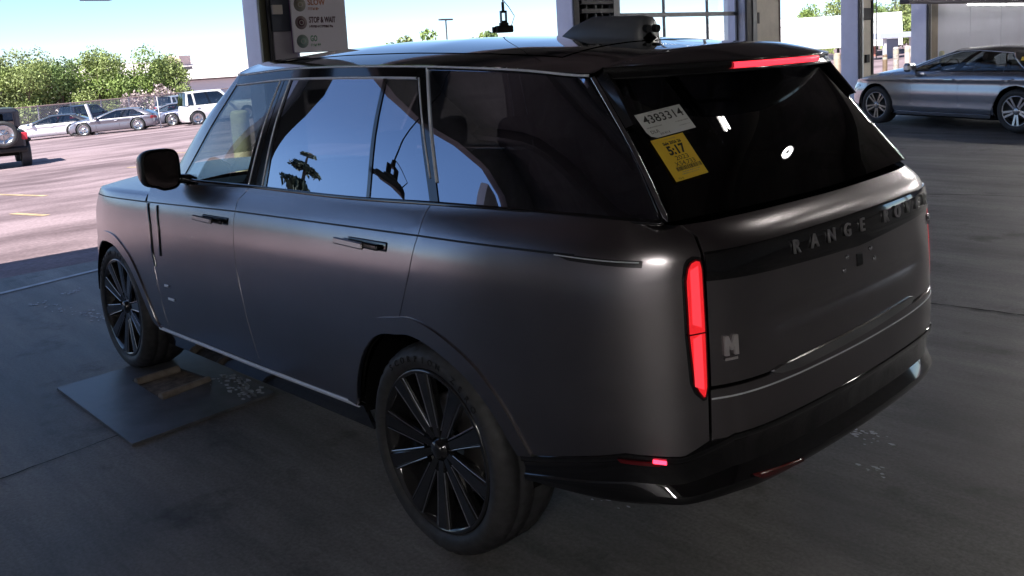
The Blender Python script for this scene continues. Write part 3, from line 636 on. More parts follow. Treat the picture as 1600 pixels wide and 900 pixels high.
for sd in (1, -1):
    panel('front_fender', LF[1:] + AF + [(6.2, .42), (6.2, 1.163)], LOW, paint, suv, side=sd)
    fd = panel('front_door', LF + LB[::-1], LOW, paint, suv, side=sd)
    rd = panel('rear_door', LB + AR[:iC + 1] + LC[-2::-1], LOW, paint, suv, side=sd)
    panel('quarter_panel', [(1.928, 1.283), (1.4, 1.278), (1.1, 1.268), (.95, 1.258), (.876, 1.247), (.826, 1.241), (.786, 1.212), (.779, 1.165), (.778, .97), (.778, .60), (.861, .555), (1.034, .565), (1.25, .51)] + AR[:iC - 1:-1] + LC[-2:0:-1], LOW, paint, suv, side=sd)
    # waistline groove (its shade painted as a dark strip), sill, arch lips
    strip('waistline_groove', [(6.1, 1.163), (4.571, 1.165), (3.437, 1.174), (1.943, 1.172), (1.2, 1.163)], .007, LOW, plastic, suv, off=.0012, side=sd, n=150)
    panel('sill_cover', [(4.62, .40), (4.62, .29), (2.42, .29), (2.44, .405)], LOW, gloss, suv, side=sd, off=-.02, step=.08)
    strip('sill_trim', [(4.59, .408), (3.33, .405), (2.44, .418)], .017, LOW, trim, suv, off=.006, side=sd, n=80)
    for A, nm in ((AR, 'rear'), (AF, 'front')):
        a = np.array(A); c = np.array([1.97, .36]) if nm == 'rear' else np.array([5.17, .46])
        lip = a + (a - c) / np.linalg.norm(a - c, axis=1)[:, None] * .065
        panel('wheel_arch_trim', A + [tuple(q) for q in lip[::-1]], LOW, paint, suv, side=sd, off=.007, gap=0, th=.02, step=.04)
    # handles: a satin bar standing off the door over a black strip painted as its shadow
    for door, (ua, ub, vv) in ((fd, (3.885, 3.52, 1.118)), (rd, (2.495, 2.15, 1.112))):
        strip('handle_shadow', [(ua - .10, vv + .006), (ub - .02, vv + .004)], .036, LOW, gloss, door, off=.0035, side=sd, n=14)
        hb = MB(); M0 = surf_frame(LOW, (ua * .62 + ub * .38) * sd, vv, .022); Lb = (ua - ub) * .62
        hb.box((-Lb / 2, -.0135, -.007), (Lb / 2, .0135, .009), .005, M0)
        h_ = hb.build('door_handle', paint, door)
        M1 = surf_frame(LOW, (ua * .20 + ub * .80) * sd, vv, .012)
        MB().box((-.055, -.012, -.012), (.055, .012, .012), .006, M1).build('handle_pivot', gloss, door)
    # gill trims by the front door edge
    strip('gill_trim', [(4.548, 1.155), (4.50, 1.04), (4.495, .87), (4.475, .80)], .030, LOW, gloss, suv, off=.006, side=sd, n=24)
    strip('gill_trim', [(4.408, 1.152), (4.372, 1.02), (4.378, .87)], .026, LOW, gloss, fd, off=.006, side=sd, n=24)
    strip('gill_trim', [(4.365, .70), (4.31, .70)], .014, LOW, trim, fd, off=.004, side=sd, n=6)
    strip('gill_trim', [(4.34, .625), (4.25, .625)], .014, LOW, trim, fd, off=.004, side=sd, n=6)
    # black blade ahead of the tail lamp
    panel('waistline_blade', [(1.295, 1.166), (.962, 1.153), (.965, 1.133), (1.215, 1.146)], LOW, gloss, suv, side=sd, gap=0, off=.005, th=.008, step=.03)
    strip('blade_highlight', [(1.27, 1.159), (.972, 1.148)], .004, LOW, trim, suv, off=.0075, side=sd, n=16)
    # tail lamp
    lampoly = [(.832, 1.126), (.82, 1.142), (.803, 1.149), (.786, 1.145), (.781, 1.12), (.780, .966), (.781, .77), (.788, .738), (.799, .735), (.815, .758), (.828, .79), (.838, .934), (.840, 1.089)]
    panel('lamp_surround', [(u_ + (.006 if u_ > .8 else -.002), v_ + (.008 if v_ > 1 else -.008)) for u_, v_ in lampoly], LOW, gloss, suv, side=sd, gap=0, off=.003, th=.02, step=.03)
    if sd < 0: lampoly = [(u_ + .018, v_) for u_, v_ in lampoly]
    tl = panel('tail_light', lampoly, LOW, red_dark, suv, side=sd, gap=.001, off=.008, th=.012, step=.03)
    panel('light_bar', lampoly, LOW, red_lamp, tl, side=sd, gap=.006, off=.0105, th=.004, step=.02)
    uc_ = .809 + (.018 if sd < 0 else 0)
    for pz in ([(.52, .95, 1.118)], [(.52, .765, .918)]):
        for w_, za_, zb_ in pz: panel('lamp_core', [(uc_ - .013, za_), (uc_ + .014, za_ + .012), (uc_ + .014, zb_), (uc_ - .011, zb_ + .012)], LOW, red_core, tl, side=sd, gap=.0, off=.0122, th=.002, step=.02)
    strip('lamp_divider', [(.839 + (.018 if sd < 0 else 0), .930), (.781 + (.018 if sd < 0 else 0), .934)], .006, LOW, red_dark, tl, off=.012, side=sd, n=8)
    # greenhouse
    panel('front_side_window', [(9.42, .03), (8.03, .02), (8.135, 1.82), (9.08, 1.83)], HIGH, clear_glass, fd, side=sd, sc=HS, gap=.001, th=.004, off=-.004, step=.09)
    panel('rear_side_window', [(7.755, .03), (6.765, .03), (6.478, 1.80), (7.875, 1.81)], HIGH, privacy, rd, side=sd, sc=HS, gap=.001, th=.004, off=-.004, step=.09)
    panel('rear_side_window', [(6.73, .03), (6.06, .03), (6.085, 1.80), (6.44, 1.80)], HIGH, privacy, rd, side=sd, sc=HS, gap=.001, th=.004, off=-.004, step=.09)
    panel('quarter_window', [(5.97, .03), (5.0, .02), (4.2, .02), (3.28, .02), (3.36, 1.0), (3.42, 1.955), (4.4, 1.96), (5.08, 1.965), (5.955, 1.955)], HIGH, privacy, suv, side=sd, sc=HS, gap=.001, th=.004, off=-.004, step=.09)
    bar_ = [(7.755, .0), (8.03, .0), (8.12, 1.84), (7.885, 1.84)]
    panel('door_pillar', [(7.755, .0), (7.885, 0), (8.0, 1.84), (7.87, 1.84)], HIGH, gloss, suv, side=sd, sc=HS, gap=.001)
    panel('door_pillar', [(7.895, 0), (8.035, .0), (8.14, 1.84), (8.01, 1.84)], HIGH, gloss, suv, side=sd, sc=HS, gap=.001)
    panel('door_pillar', [(6.73, 0), (6.765, 0), (6.478, 1.84), (6.44, 1.84)], HIGH, gloss, suv, side=sd, sc=HS, gap=0)
    panel('door_pillar', [(6.06, 0), (5.97, 0), (5.955, 2.0), (6.085, 2.0)], HIGH, gloss, suv, side=sd, sc=HS, gap=.002)
    panel('roof_pillar', [(3.28, 0), (2.98, -.02), (3.05, 1.0), (3.08, 2.0), (3.42, 2.0), (3.36, 1.0)], HIGH, gloss, suv, side=sd, sc=HS, gap=.001)
    panel('window_frame', [(6.085, 1.82), (9.10, 1.83), (9.2, 2.0), (6.085, 2.0)], HIGH, gloss, suv, side=sd, sc=HS, gap=.001, off=.001)
    panel('quarter_window_frame', [(3.42, 1.955), (5.955, 1.955), (5.955, 2.0), (3.42, 2.0)], HIGH, gloss, suv, side=sd, sc=HS, gap=.0, off=.001)
    panel('windscreen_pillar', [(9.42, .0), (10.0, -.02), (10.08, 1.0), (10.05, 2.0), (9.2, 2.0), (9.10, 1.83)], HIGH, paint, suv, side=sd, sc=HS, gap=.001)
    strip('window_trim', [(9.1, 1.815), (7.9, 1.825), (6.08, 1.815)], .008, HIGH, trim, suv, off=.004, side=sd, n=50)
    strip('roof_trim', [(9.6, 1.995), (6.0, 1.995), (3.2, 1.995)], .008, HIGH, trim, suv, off=.006, side=sd, n=80)
    for a_, b_ in (((7.80, .03), (7.90, 1.83)), ((7.97, .03), (8.08, 1.83)), ((6.02, .35), (6.055, 1.82)), ((5.965, .3), (5.955, 1.98))):
        strip('pillar_trim', [a_, b_], .006, HIGH, trim, suv, off=.004, side=sd, n=14)
    strip('roof_pillar_trim', [(2.98, -.02), (3.04, 1.0), (3.06, 1.98)], .016, HIGH, trim if False else chrome, suv, off=.002, side=sd, n=24)
    strip('belt_trim', [(9.42, .02), (8.0, .015), (6.0, .015), (3.3, .01)], .016, HIGH, gloss, suv, off=.005, side=sd, n=90)
# tailgate and rear window
tg = panel('tailgate', [(.772, .765), (.772, 1.165), (.778, 1.208), (.818, 1.236), (.86, 1.242), (.6, 1.245), (0, 1.243), (-.6, 1.245), (-.86, 1.242), (-.818, 1.236), (-.778, 1.208), (-.772, 1.165), (-.772, .765), (0, .762)], LOW, paint, suv)
panel('tailgate_band', [(.769, 1.081), (.769, 1.165), (0, 1.168), (-.769, 1.165), (-.769, 1.081), (0, 1.055)], LOW, gloss, tg, gap=0, off=.004, th=.01)
rw = panel('rear_window', [(2.96, -.03), (2.98, 1.0), (3.02, 1.98), (1, 1.98), (-1, 1.98), (-3.02, 1.98), (-2.98, 1.0), (-2.96, -.03), (0, -.03)], HIGH, rear_glass, tg, sc=(.3, .27), gap=0, th=.004, step=.05)
us = [.392, .291, .190, .088, -.015, None, -.20, -.30, -.40, -.50, -.592]
for ch, uu in zip('RANGE ROVER', us):
    if ch == ' ': continue
    text('letter', ch, .062, surf_frame(LOW, uu, 1.122, .009), mat('letter_metal', (.34, .34, .35), .3, .4), tg, .003, .0004)
mp = [(-.023, -.029), (-.023, .029), (-.010, .029), (0, .004), (.010, .029), (.023, .029), (.023, -.029), (.010, -.029), (.010, .004), (.003, -.014), (-.003, -.014), (-.010, .004), (-.010, -.029)]
Mm = surf_frame(LOW, .702, .882, .006); q = MB(); n_ = len(mp)
q.add([(x, y, .003) for x, y in mp] + [(x, y, -.006) for x, y in mp], [(i, (i + 1) % n_, (i + 1) % n_ + n_, i + n_) for i in range(n_)], M=Mm)
q.add([(x, y, .003) for x, y in mp], [(0, 1, 2, 11, 12), (2, 3, 10, 11), (3, 9, 10), (3, 4, 8, 9), (4, 5, 6, 7, 8)], M=Mm)
q.build('badge_letter', mat('badge_metal', (.50, .47, .47), .6, .1), tg)
for k in range(8):
    MB().box((-.0022, -.004, 0), (.0022, .004, .001), 0, surf_frame(LOW, .722 - .0055 * k, .842, .005)).build('badge_caption', MATS['badge_metal'], tg)
for uu, vv in ((.083, 1.030), (-.083, 1.030), (.108, .990), (-.108, .990)):
    MB().lathe([(.0001, .004), (.006, .004), (.0085, .002), (.009, 0)], 14, surf_frame(LOW, uu, vv, .001), 'z').build('plate_screw', chrome, tg)
MB().box((-.02, -.022, -.002), (.02, .022, .003), .002, surf_frame(LOW, .0, 1.008, .0)).build('plate_bracket', plastic, tg)
ov = MB(); ov.lathe([(.0001, .008), (.016, .008), (.02, .006), (.022, 0)], 24, surf_frame(LOW, -.70, 1.03, .001) @ Matrix.Diagonal((1.5, 1, 1, 1)), 'z'); ov.build('oval_badge', chrome, tg)
# bumper
panel('rear_bumper', [(.774, .758), (0, .757), (-.774, .758), (-.774, .60), (0, .595), (.774, .60)], LOW, paint, suv, gap=.003)
strip('bumper_crease', [(.77, .728), (.4, .722), (0, .722), (-.4, .724), (-.75, .735)], .005, LOW, trim, suv, off=.002, n=60)
panel('bumper_insert', [(.545, .764), (.50, .772), (.30, .778), (0, .782), (-.30, .786), (-.40, .787), (-.43, .780), (-.39, .763), (0, .750), (.40, .742), (.50, .750)], LOW, mat('black_chrome', (.62, .62, .62), .12, 1.), suv, gap=0, off=.007, th=.02)
uu = np.linspace(-1.46, 1.46, 120)
bl = []
for v_, o_ in ((.635, -.02), (.612, -.004), (.606, .004), (.590, .005), (.582, -.006), (.56, -.010), (.50, -.004), (.478, .012), (.458, .026), (.442, .031), (.426, .026), (.410, .006), (.405, -.08)):
    vv = np.full_like(uu, v_); w = 1 - sm(.82, 1.05, np.abs(uu))
    lift = np.interp(np.abs(uu), [0, .70, .86, 1.03, 1.46], [0, 0, -.05, -.042, -.145]) * (1 if v_ > .55 else .25 + .75 * (v_ - .40) / .16 if v_ > .41 else .25)
    P = LOW(uu, vv + lift); N = nrm(LOW, uu, vv); N[np.sum(N * (P - [0, 0, .8]), 1) < 0] *= -1
    N = N * [1, 1, 0]; N /= np.linalg.norm(N, axis=1)[:, None]
    bl.append(P + N * (o_ * w + min(o_, .004) * (1 - w))[:, None])
lb = grid_mesh('lower_bumper', np.stack(bl[6:9]), gloss, suv)
grid_mesh('bumper_ledge', np.stack(bl[:3]), gloss, lb); grid_mesh('bumper_ledge', np.stack(bl[2:5]), gloss, lb); grid_mesh('bumper_ledge', np.stack(bl[4:7]), gloss, lb)
grid_mesh('bumper_lip', np.stack(bl[8:11]), gloss, lb); grid_mesh('bumper_lip', np.stack(bl[10:]), gloss, lb)
for sd in (1, -1):
    panel('side_reflector', [(1.06, .548), (.93, .545), (.93, .533), (1.05, .537)], LOW, red_dark, suv, side=sd, gap=0, off=.008, th=.01, step=.02)
    panel('marker_lamp', [(.950, .554), (.910, .549), (.910, .541), (.950, .545)], LOW, mat('marker_glow', (.5, .01, .012), .2, 0, .5, emit=(1, .03, .07), es=1.5), suv, side=sd, gap=0, off=.012, th=.01, step=.02)
    if sd > 0: panel('rear_reflector', [(.64, .474), (.40, .452), (.40, .440), (.60, .452)], LOW, red_dark, lb, side=sd, gap=0, off=.034, th=.012, step=.03)
# bonnet: from the waist groove over the nose
uu = np.linspace(4.60, CAR.umax, 90); rows = []
Lf = [LOW(uu, np.full_like(uu, v_)) for v_ in (1.168, 1.18, 1.193, 1.205)]
for q in Lf: rows.append(q)
e = Lf[-1]
for s in np.linspace(.94, -.94, 32):
    q = e.copy(); q[:, 1] *= s; q[:, 2] = e[:, 2] + .075 * (1 - s * s) * sm(0, .5, e[:, 1]); rows.append(q)
for q in Lf[::-1]: rows.append(q * [1, -1, 1])
grid_mesh('bonnet', np.stack(rows), paint, suv)
# nose below the bonnet
uu = np.concatenate([np.linspace(6.2, CAR.umax, 12)]); a = np.stack([LOW(uu, np.full_like(uu, v_)) for v_ in (.30, .45, .6, .8, 1.0, 1.10, 1.16)])
grid_mesh('front_bumper', np.concatenate([a, (a * [1, -1, 1])[:, ::-1]], 1), gloss, suv)
panel('windscreen', [(10.05, 0), (12, 0), (12, 2.0), (10.1, 2.0), (10.12, 1.0)], HIGH, clear_glass, suv, sc=HS, gap=0, th=.004)
panel('windscreen', [(10.05, 0), (12, 0), (12, 2.0), (10.1, 2.0), (10.12, 1.0)], HIGH, clear_glass, suv, sc=HS, gap=0, th=.004, side=-1)
# roof
t = np.linspace(3.05, 10.05, 70); E_ = HIGH(t, np.full_like(t, 2.0)); rows = []
ex = np.linspace(0, 1, len(t)); bow = .30 * sm(.72, 1, ex) - .10 * (1 - sm(0, .25, ex))
zc = np.interp(E_[:, 0], [-.62, -.3, 0, .5, 1.0, 1.5, 1.9, 2.2], [1.842, 1.875, 1.898, 1.925, 1.934, 1.925, 1.90, 1.89])
for s in np.linspace(1, -1, 49):
    q = E_.copy(); q[:, 1] *= s; k = 1 - abs(s) ** 2.6
    q[:, 0] += bow * (1 - s * s); q[:, 2] = E_[:, 2] + .006 + (zc - E_[:, 2] - .006) * k; rows.append(q)
roof = grid_mesh('roof', np.stack(rows), gloss, suv)
k = slice(16, 58)
inner = []
for s in np.linspace(.80, -.80, 30):
    q = E_[k].copy(); q[:, 1] *= s; kk = 1 - abs(s) ** 2.6
    q[:, 0] += bow[k] * (1 - s * s); q[:, 2] = E_[k][:, 2] + .0085 + (zc[k] - E_[k][:, 2] - .006) * kk; inner.append(q)
grid_mesh('roof_panel', np.stack(inner), mat('roof_glass', (.01, .012, .016), .03, 0, .8, coat=.8), roof)
# spoiler
s = np.linspace(1, -1, 61); c = HIGH(np.array([3.05]), np.array([2.0]))[0]
def sp(s, r):
    root_x = c[0] - .10 * (1 - s * s); root_z = c[2] + .006 + (1.842 - c[2] - .006) * (1 - np.abs(s) ** 2.6)
    y = c[1] * s * (1 - .0 * r); tx = -.66 - .225 * (1 - np.abs(s) ** 2.4)
    return root_x + (tx - root_x) * r, y, root_z + (1.787 - root_z) * r ** 1.3
rows = []
for r in np.linspace(0, 1, 8):
    x, y, z = sp(s, r); rows.append(np.stack([x, y, z], 1))
x, y, z = rows[-1].T
rows += [np.stack([x - .006, y, z - .004], 1), np.stack([x - .003, y, z - .008], 1), np.stack([x - .003, y, z - .030], 1), np.stack([x - .016, y, z - .033], 1), np.stack([x - .014, y, z - .041], 1), np.stack([x + .02, y, z - .044], 1), np.stack([x * .35 + .65 * (-.66), y * .985, z - .038], 1)]  # lower lip added to block brake lamp light from the rear window
spo = grid_mesh('spoiler', np.stack(rows), mat('dusty_gloss', (.010, .010, .011), .16, 0, .6, coat=.5, noise=.6, nscale=160, rvar=.1), suv)
m_ = np.abs(c[1] * s) < .285
e_ = np.stack([x, y, z], 1)[m_]; o_ = np.stack([e_ + [-.004, 0, -.009], e_ + [-.008, 0, -.011], e_ + [-.008, 0, -.027], e_ + [-.004, 0, -.029]])
grid_mesh('brake_light', o_, red_glow, spo)
for sd in (1, -1):
    tip = Vector((-.66, .69 * sd, 1.785)); a = HIGH(np.array([2.95 * sd]), np.array([1.95]))[0]; b = HIGH(np.array([2.93 * sd]), np.array([1.30]))[0]
    mb = MB(); a = Vector(a); b = Vector(b); o = Vector((-.055, .0, .02)); w_ = Vector((0, .018 * sd, 0))
    vs = [a, tip, b + o * .6, b, a - w_, tip - w_, b + o * .6 - w_, b - w_]
    mb.add(vs, [(0, 1, 2, 3), (4, 7, 6, 5), (0, 4, 5, 1), (1, 5, 6, 2), (2, 6, 7, 3)]); mb.build('spoiler_fin', gloss, spo)
# roof fin
P0 = Vector((0.20, -.02, 1.905)); fin = []
for t_, hh, ww in ((0, .004, .012), (.15, .045, .03), (.4, .085, .045), (.7, .088, .052), (.92, .092, .055), (1, .088, .053)):
    x = P0.x - .48 * t_; zb = np.interp(x, [-.62, -.3, 0, .5], [1.842, 1.875, 1.898, 1.925]) - .01
    ring = [(x, P0.y + ww * a_, zb + (hh + .01) * b_) for a_, b_ in ((1.25, 0), (1.1, .4), (.8, .8), (.45, .97), (0, 1), (-.45, .97), (-.8, .8), (-1.1, .4), (-1.25, 0))]
    fin.append(ring)
fin.append([(x, P0.y, zb + .04)] * 9)
grid_mesh('roof_fin', np.array(fin), mat('grey_fin', (.11, .115, .125), .4), suv)
for dy in (-.03, .03):
    MB().tube([(-.22, P0.y + dy, 1.925), (-.30, P0.y + dy, 1.915)], .016, 10).build('fin_plug', plastic, suv)
# dark inner body
sh = [('inner_side', LF[1:] + AF + [(6.3, .42), (6.3, 1.1)]), ('inner_side', LF[1:] + [(2.445, .42)] + AR[:iC + 1] + LC[-2::-1] + [(3.0, 1.2), (4.0, 1.2), (4.5, 1.15)]), ('inner_side', [(1.93, 1.2), (.9, 1.2), (.7, 1.1), (.7, .5), (1.25, .5)] + AR[:iC - 1:-1])]
for sd in (1, -1):
    for nm, pl in sh: panel(nm, pl, LOW, dark, suv, side=sd, off=-.03, gap=-.004, th=0, step=.1)
panel('inner_tailgate', [(.84, .45), (.84, 1.23), (-.84, 1.23), (-.84, .45)], LOW, dark, suv, off=-.03, gap=0, th=0, step=.1)
mb = MB(); mb.box((-.38, -.78, .36), (3.9, .78, .40)); mb.add([(-.38, -.72, .40), (-.38, .72, .40), (-.98, .5, .52), (-.98, -.5, .52)], [(0, 1, 2, 3)]); mb.box((-.95, -.80, .9), (-.3, .80, .93)); mb.box((2.45, -.85, .34), (2.5, .85, 1.16))
for xx in (-.55, 2.62):
    mb.box((xx, -.70, .3), (xx + 1.1, .70, .98))
mb.build('underbody', dark, suv)
for sd in (1, -1):
    for xc, zc_ in ((0, .41), (3.22, .43)):
        mb = MB(); n = 24; v = []
        for i in range(n + 1):
            a = math.pi * (i / n); v += [(xc + .50 * math.cos(a), .70 * sd, zc_ + .47 * math.sin(a)), (xc + .50 * math.cos(a), .95 * sd, zc_ + .47 * math.sin(a))]
        mb.add(v, [(2 * i, 2 * i + 1, 2 * i + 3, 2 * i + 2) for i in range(n)], True); mb.build('wheel_arch_liner', dark, suv)
# seats, dashboard, steering wheel
def seat(x, y, w=.26):
    q = MB(); q.box((x - .25, y - w, .62), (x + .28, y + w, .80), .06)
    Mb = Matrix.Translation((x - .24, y, .78)) @ Matrix.Rotation(R(-14), 4, 'Y'); q.box((-.07, -w * .95, 0), (.07, w * .95, .56), .05, Mb)
    o = q.build('seat', leather, suv)
    h = MB(); h.box((-.05, -.13, .60), (.05, .13, .76), .04, Mb); h.tube([Mb @ Vector((0, -.06, .52)), Mb @ Vector((0, -.06, .64))], .008); h.tube([Mb @ Vector((0, .06, .52)), Mb @ Vector((0, .06, .64))], .008)
    h.build('headrest', leather, o)
for y in (.40, -.40): seat(1.35, y)
for y in (.42, 0, -.42): seat(.25, y, .2)
mb = MB(); mb.box((2.05, -.80, .85), (2.55, .80, 1.22), .09); mb.box((1.95, .2, 1.12), (2.2, .6, 1.27), .05); mb.build('dashboard', leather, suv)
MB().lathe([(.185, -.014), (.2, 0), (.185, .014), (.17, 0)], 32, Matrix.Translation((1.88, .40, 1.16)) @ Matrix.Rotation(R(65), 4, 'Y'), 'z', closed=True).build('steering_wheel', leather, suv)
MB().box((2.28, -.06, 1.62), (2.31, .06, 1.70), .01).build('interior_mirror', plastic, suv)
# door mirrors
for sd in (1, -1):
    C0 = Vector((2.27, 1.015 * sd, 1.345)); k = MB(); rings = []
    for x, sy, sz in ((-.055, .100, .097), (-.05, .107, .103), (.0, .108, .103), (.06, .095, .088), (.105, .07, .06), (.118, .01, .01)):
        rings.append([(C0.x + x, C0.y + sd * sy * (abs(math.cos(a)) ** .55) * math.copysign(1, math.cos(a)) * (1 if math.cos(a) > 0 else .92), C0.z + sz * (abs(math.sin(a)) ** .55) * math.copysign(1, math.sin(a)) - (.02 if math.sin(a) < 0 and math.cos(a) < 0 else 0)) for a in np.linspace(0, 2 * math.pi, 37)])
    mir = grid_mesh('door_mirror', np.array(rings), mat('mirror_shell', (.03, .032, .03), .3, .3), suv)
    q = np.array([[(C0.x - .048, p[1] * .94 + C0.y * .06, p[2] * .94 + C0.z * .06) for p in rings[0]], [(C0.x - .044, C0.y, C0.z)] * 37])
    grid_mesh('mirror_glass', q, mat('mirror_glass', (.16, .13, .13), .12, .9), mir)
    MB().tube([(C0.x + .01, C0.y - .06 * sd, C0.z - .085), (C0.x - .01, .92 * sd, 1.275), (C0.x - .06, .84 * sd, 1.26)], [.03, .026, .03], 10).build('mirror_arm', gloss, mir)

# wheels: one built with its parts, then copied
def make_wheel(parent, loc, r_t=.402, r_r=.310, w=.285, spokes=10, face=None, tyre_mat=None, flip=1):
    """axle along y, outer face at +y*flip"""
    face = face or gloss
    rim = MB().lathe([(r_r * .80, -.20), (r_r * .84, -.06), (r_r * .93, -.02), (r_r * .965, .004), (r_r, .0), (r_r * 1.015, -.012), (r_r * .99, -.03)], 72).build('wheel', face, parent)
    rim.location = loc
    pr = [(r_r * .985, -.02), (r_r + .012, .004), (r_r + .045, .012), (r_t - .035, .006), (r_t - .012, -.012), (r_t - .003, -.035), (r_t, -.06), (r_t - .006, -.064), (r_t - .006, -.076), (r_t + .001, -.080), (r_t + .002, -.13), (r_t - .006, -.134), (r_t - .006, -.146), (r_t + .001, -.15), (r_t, -w + .07), (r_t - .02, -w + .02), (r_r + .03, -w), (r_r, -w)]
    ty = MB().lathe(pr, 160, jit=lambda i, j: -.006 if (j in (4, 5, 6, 14) and i % 4 == 0) else (-.006 if j in (9, 10, 13) and (i + j) % 4 == 0 else 0)).build('tyre', tyre_mat or rubber, rim)
    sp0 = None
    for i in range(spokes):
        a = 2 * math.pi * (i + .3) / spokes
        if sp0 is None:
            mb = MB(); sec = []
            for rr, hw, y0, y1 in ((.045, .020, -.05, -.028), (.10, .021, -.06, -.02), (.20, .029, -.05, -.008), (r_r * .955, .038, -.04, .002)):
                sec.append([(rr, y0, -hw * .8), (rr, y1 - .014, -hw), (rr, y1, -hw * .66), (rr, y1, hw * .66), (rr, y1 - .014, hw), (rr, y0, hw * .8)])
            v = [p for q in sec for p in q]; f = []
            for b in range(3):
                for c_ in range(6): f.append((b * 6 + c_, b * 6 + (c_ + 1) % 6, b * 6 + 6 + (c_ + 1) % 6, b * 6 + 6 + c_))
            mb.add(v, f); sp0 = mb.build('spoke', face, rim); o = sp0
        else:
            o = sp0.copy(); COL.objects.link(o); o.parent = rim
        o.rotation_euler = (0, -a + .03 * (-1) ** i, 0)
        if i == 0:
            q = MB()
            for e_ in (1, -1): q.tube([(.085, -.024, .0195 * e_), (.20, -.013, .027 * e_), (r_r * .95, -.005, .0355 * e_)], .0042, 6)  # bright rails added to stand for glints along the spoke edges
            ed0 = q.build('spoke_glint', mat('glint_metal', (.42, .43, .46), .16, 1.), rim); e2 = ed0
        else: e2 = ed0.copy(); COL.objects.link(e2); e2.parent = rim
        e2.rotation_euler = o.rotation_euler
    MB().lathe([(.0001, -.008), (.028, -.008), (.034, -.014), (.036, -.03), (.062, -.036), (.066, -.06)], 32).build('hub_cap', face, rim)
    MB().lathe([(.06, -.10), (.185, -.10), (.19, -.105), (.19, -.13), (.06, -.13)], 48).build('brake_disc', mat('disc_steel', (.22, .21, .2), .4, .9), rim)
    rim.scale = (1, flip, 1)
    return rim
wheel_paint = mat('wheel_black', (.018, .018, .020), .12, 0, .6, coat=.5)
w0 = make_wheel(suv, (0, .985, .402), face=wheel_paint)
# raised lettering on the near rear tyre
for i, ch in enumerate('SCORPION ZERO'):
    if ch == ' ': continue
    a = R(128 - 7.2 * i); rr = .352
    M = frame_mat((rr * math.cos(a), .0125, rr * math.sin(a)), (math.sin(a), 0, -math.cos(a)), (math.cos(a), 0, math.sin(a)))
    # outer face looks along +y: mirror the reading direction
    M = frame_mat((-rr * math.cos(a), .0122, rr * math.sin(a)), (-math.sin(a), 0, -math.cos(a)), (-math.cos(a), 0, math.sin(a)))
    text('tyre_letter', ch, .034, M, mat('tyre_print', (.004, .004, .004), .8), w0.children[0], .001, .0004)
for lc, fl in (((3.197, .985, .402), 1), ((0, -.985, .402), -1), ((3.197, -.985, .402), -1)):
    c_ = copy_part(w0, suv); c_.location = lc; c_.scale = (1, fl, 1); c_.rotation_euler = (0, .4, 0)

# stickers on the rear window: flat printed paper
def flat(name, pts, m, parent, z=0.):
    me = bpy.data.meshes.new(name); me.from_pydata([(x, y, z) for x, y in pts], [], [tuple(range(len(pts)))]); me.update(); return link(name, me, parent, m)
def sticker_frame(tl, tr, bl):
    tl, tr, bl = map(Vector, (tl, tr, bl)); x = (tr - tl).normalized(); z = x.cross(tl - bl).normalized(); y = z.cross(x)
    M = Matrix((x, y, z)).transposed().to_4x4(); M.translation = tl + z * .006; return M
S1 = sticker_frame((-.760, .680, 1.630), (-.782, .472, 1.650), (-.822, .680, 1.558))
a = flat('paper_sticker', [(0, 0), (.206, 0), (.206, -.098), (.03, -.098), (.008, -.088), (0, -.07)], paper, rw); a.matrix_local = S1
tag(a, 'white paper sticker with black number on the rear window')
def lay(s, name, txt, size, x, y, m, width=None, bold=0.):
    return text(name, txt, size, Matrix.Translation((x, y, .0012)), m, s, 0, bold, width)
lay(a, 'sticker_print', '4383314', .044, .107, -.030, ink, .178, .0004)
lay(a, 'sticker_print', 'DLR', .018, .034, -.076, ink, .036)
def strokes(s, x0, x1, y, h, m, pitch=.004, fill=.55):
    q = MB(); x = x0
    while x < x1:
        w = pitch * fill * rnd.uniform(.6, 1.4); q.add([(x, y, .0012), (x + w, y, .0012), (x + w, y + h, .0012), (x, y + h, .0012)], [(0, 1, 2, 3)]); x += pitch * rnd.uniform(.8, 1.3)
    q.build('small_print', m, s, fix=False)
strokes(a, .012, .075, -.060, .004, grey_ink); strokes(a, .05, .092, -.092, .008, grey_ink, .006); strokes(a, .140, .195, -.062, .004, grey_ink); strokes(a, .145, .19, -.078, .003, grey_ink); strokes(a, .06, .15, -.006, .002, grey_ink)
S2 = sticker_frame((-.822, .682, 1.552), (-.840, .540, 1.565), (-.918, .680, 1.430))
b = flat('paper_sticker', [(0, 0), (.143, 0), (.143, -.155), (0, -.155)], yellow_paper, rw); b.matrix_local = S2
tag(b, 'yellow paper sticker with sale number under the white one')
lay(b, 'sticker_print', 'Sale 2026 26', .014, .076, -.024, ink, .078, .0006)
lay(b, 'sticker_print', '5:17', .044, .076, -.052, ink, .075, .0016)
lay(b, 'sticker_print', '2023', .022, .080, -.081, ink, .056)
lay(b, 'sticker_print', 'X54,733', .022, .080, -.101, ink, .086)
strokes(b, .030, .138, -.124, .014, ink, .0035, .6); strokes(b, .045, .12, -.131, .0025, grey_ink); strokes(b, .04, .11, -.138, .0025, grey_ink); strokes(b, .05, .10, -.010, .002, grey_ink)
lay(b, 'sticker_print', 'TX R', .010, .026, -.149, ink)
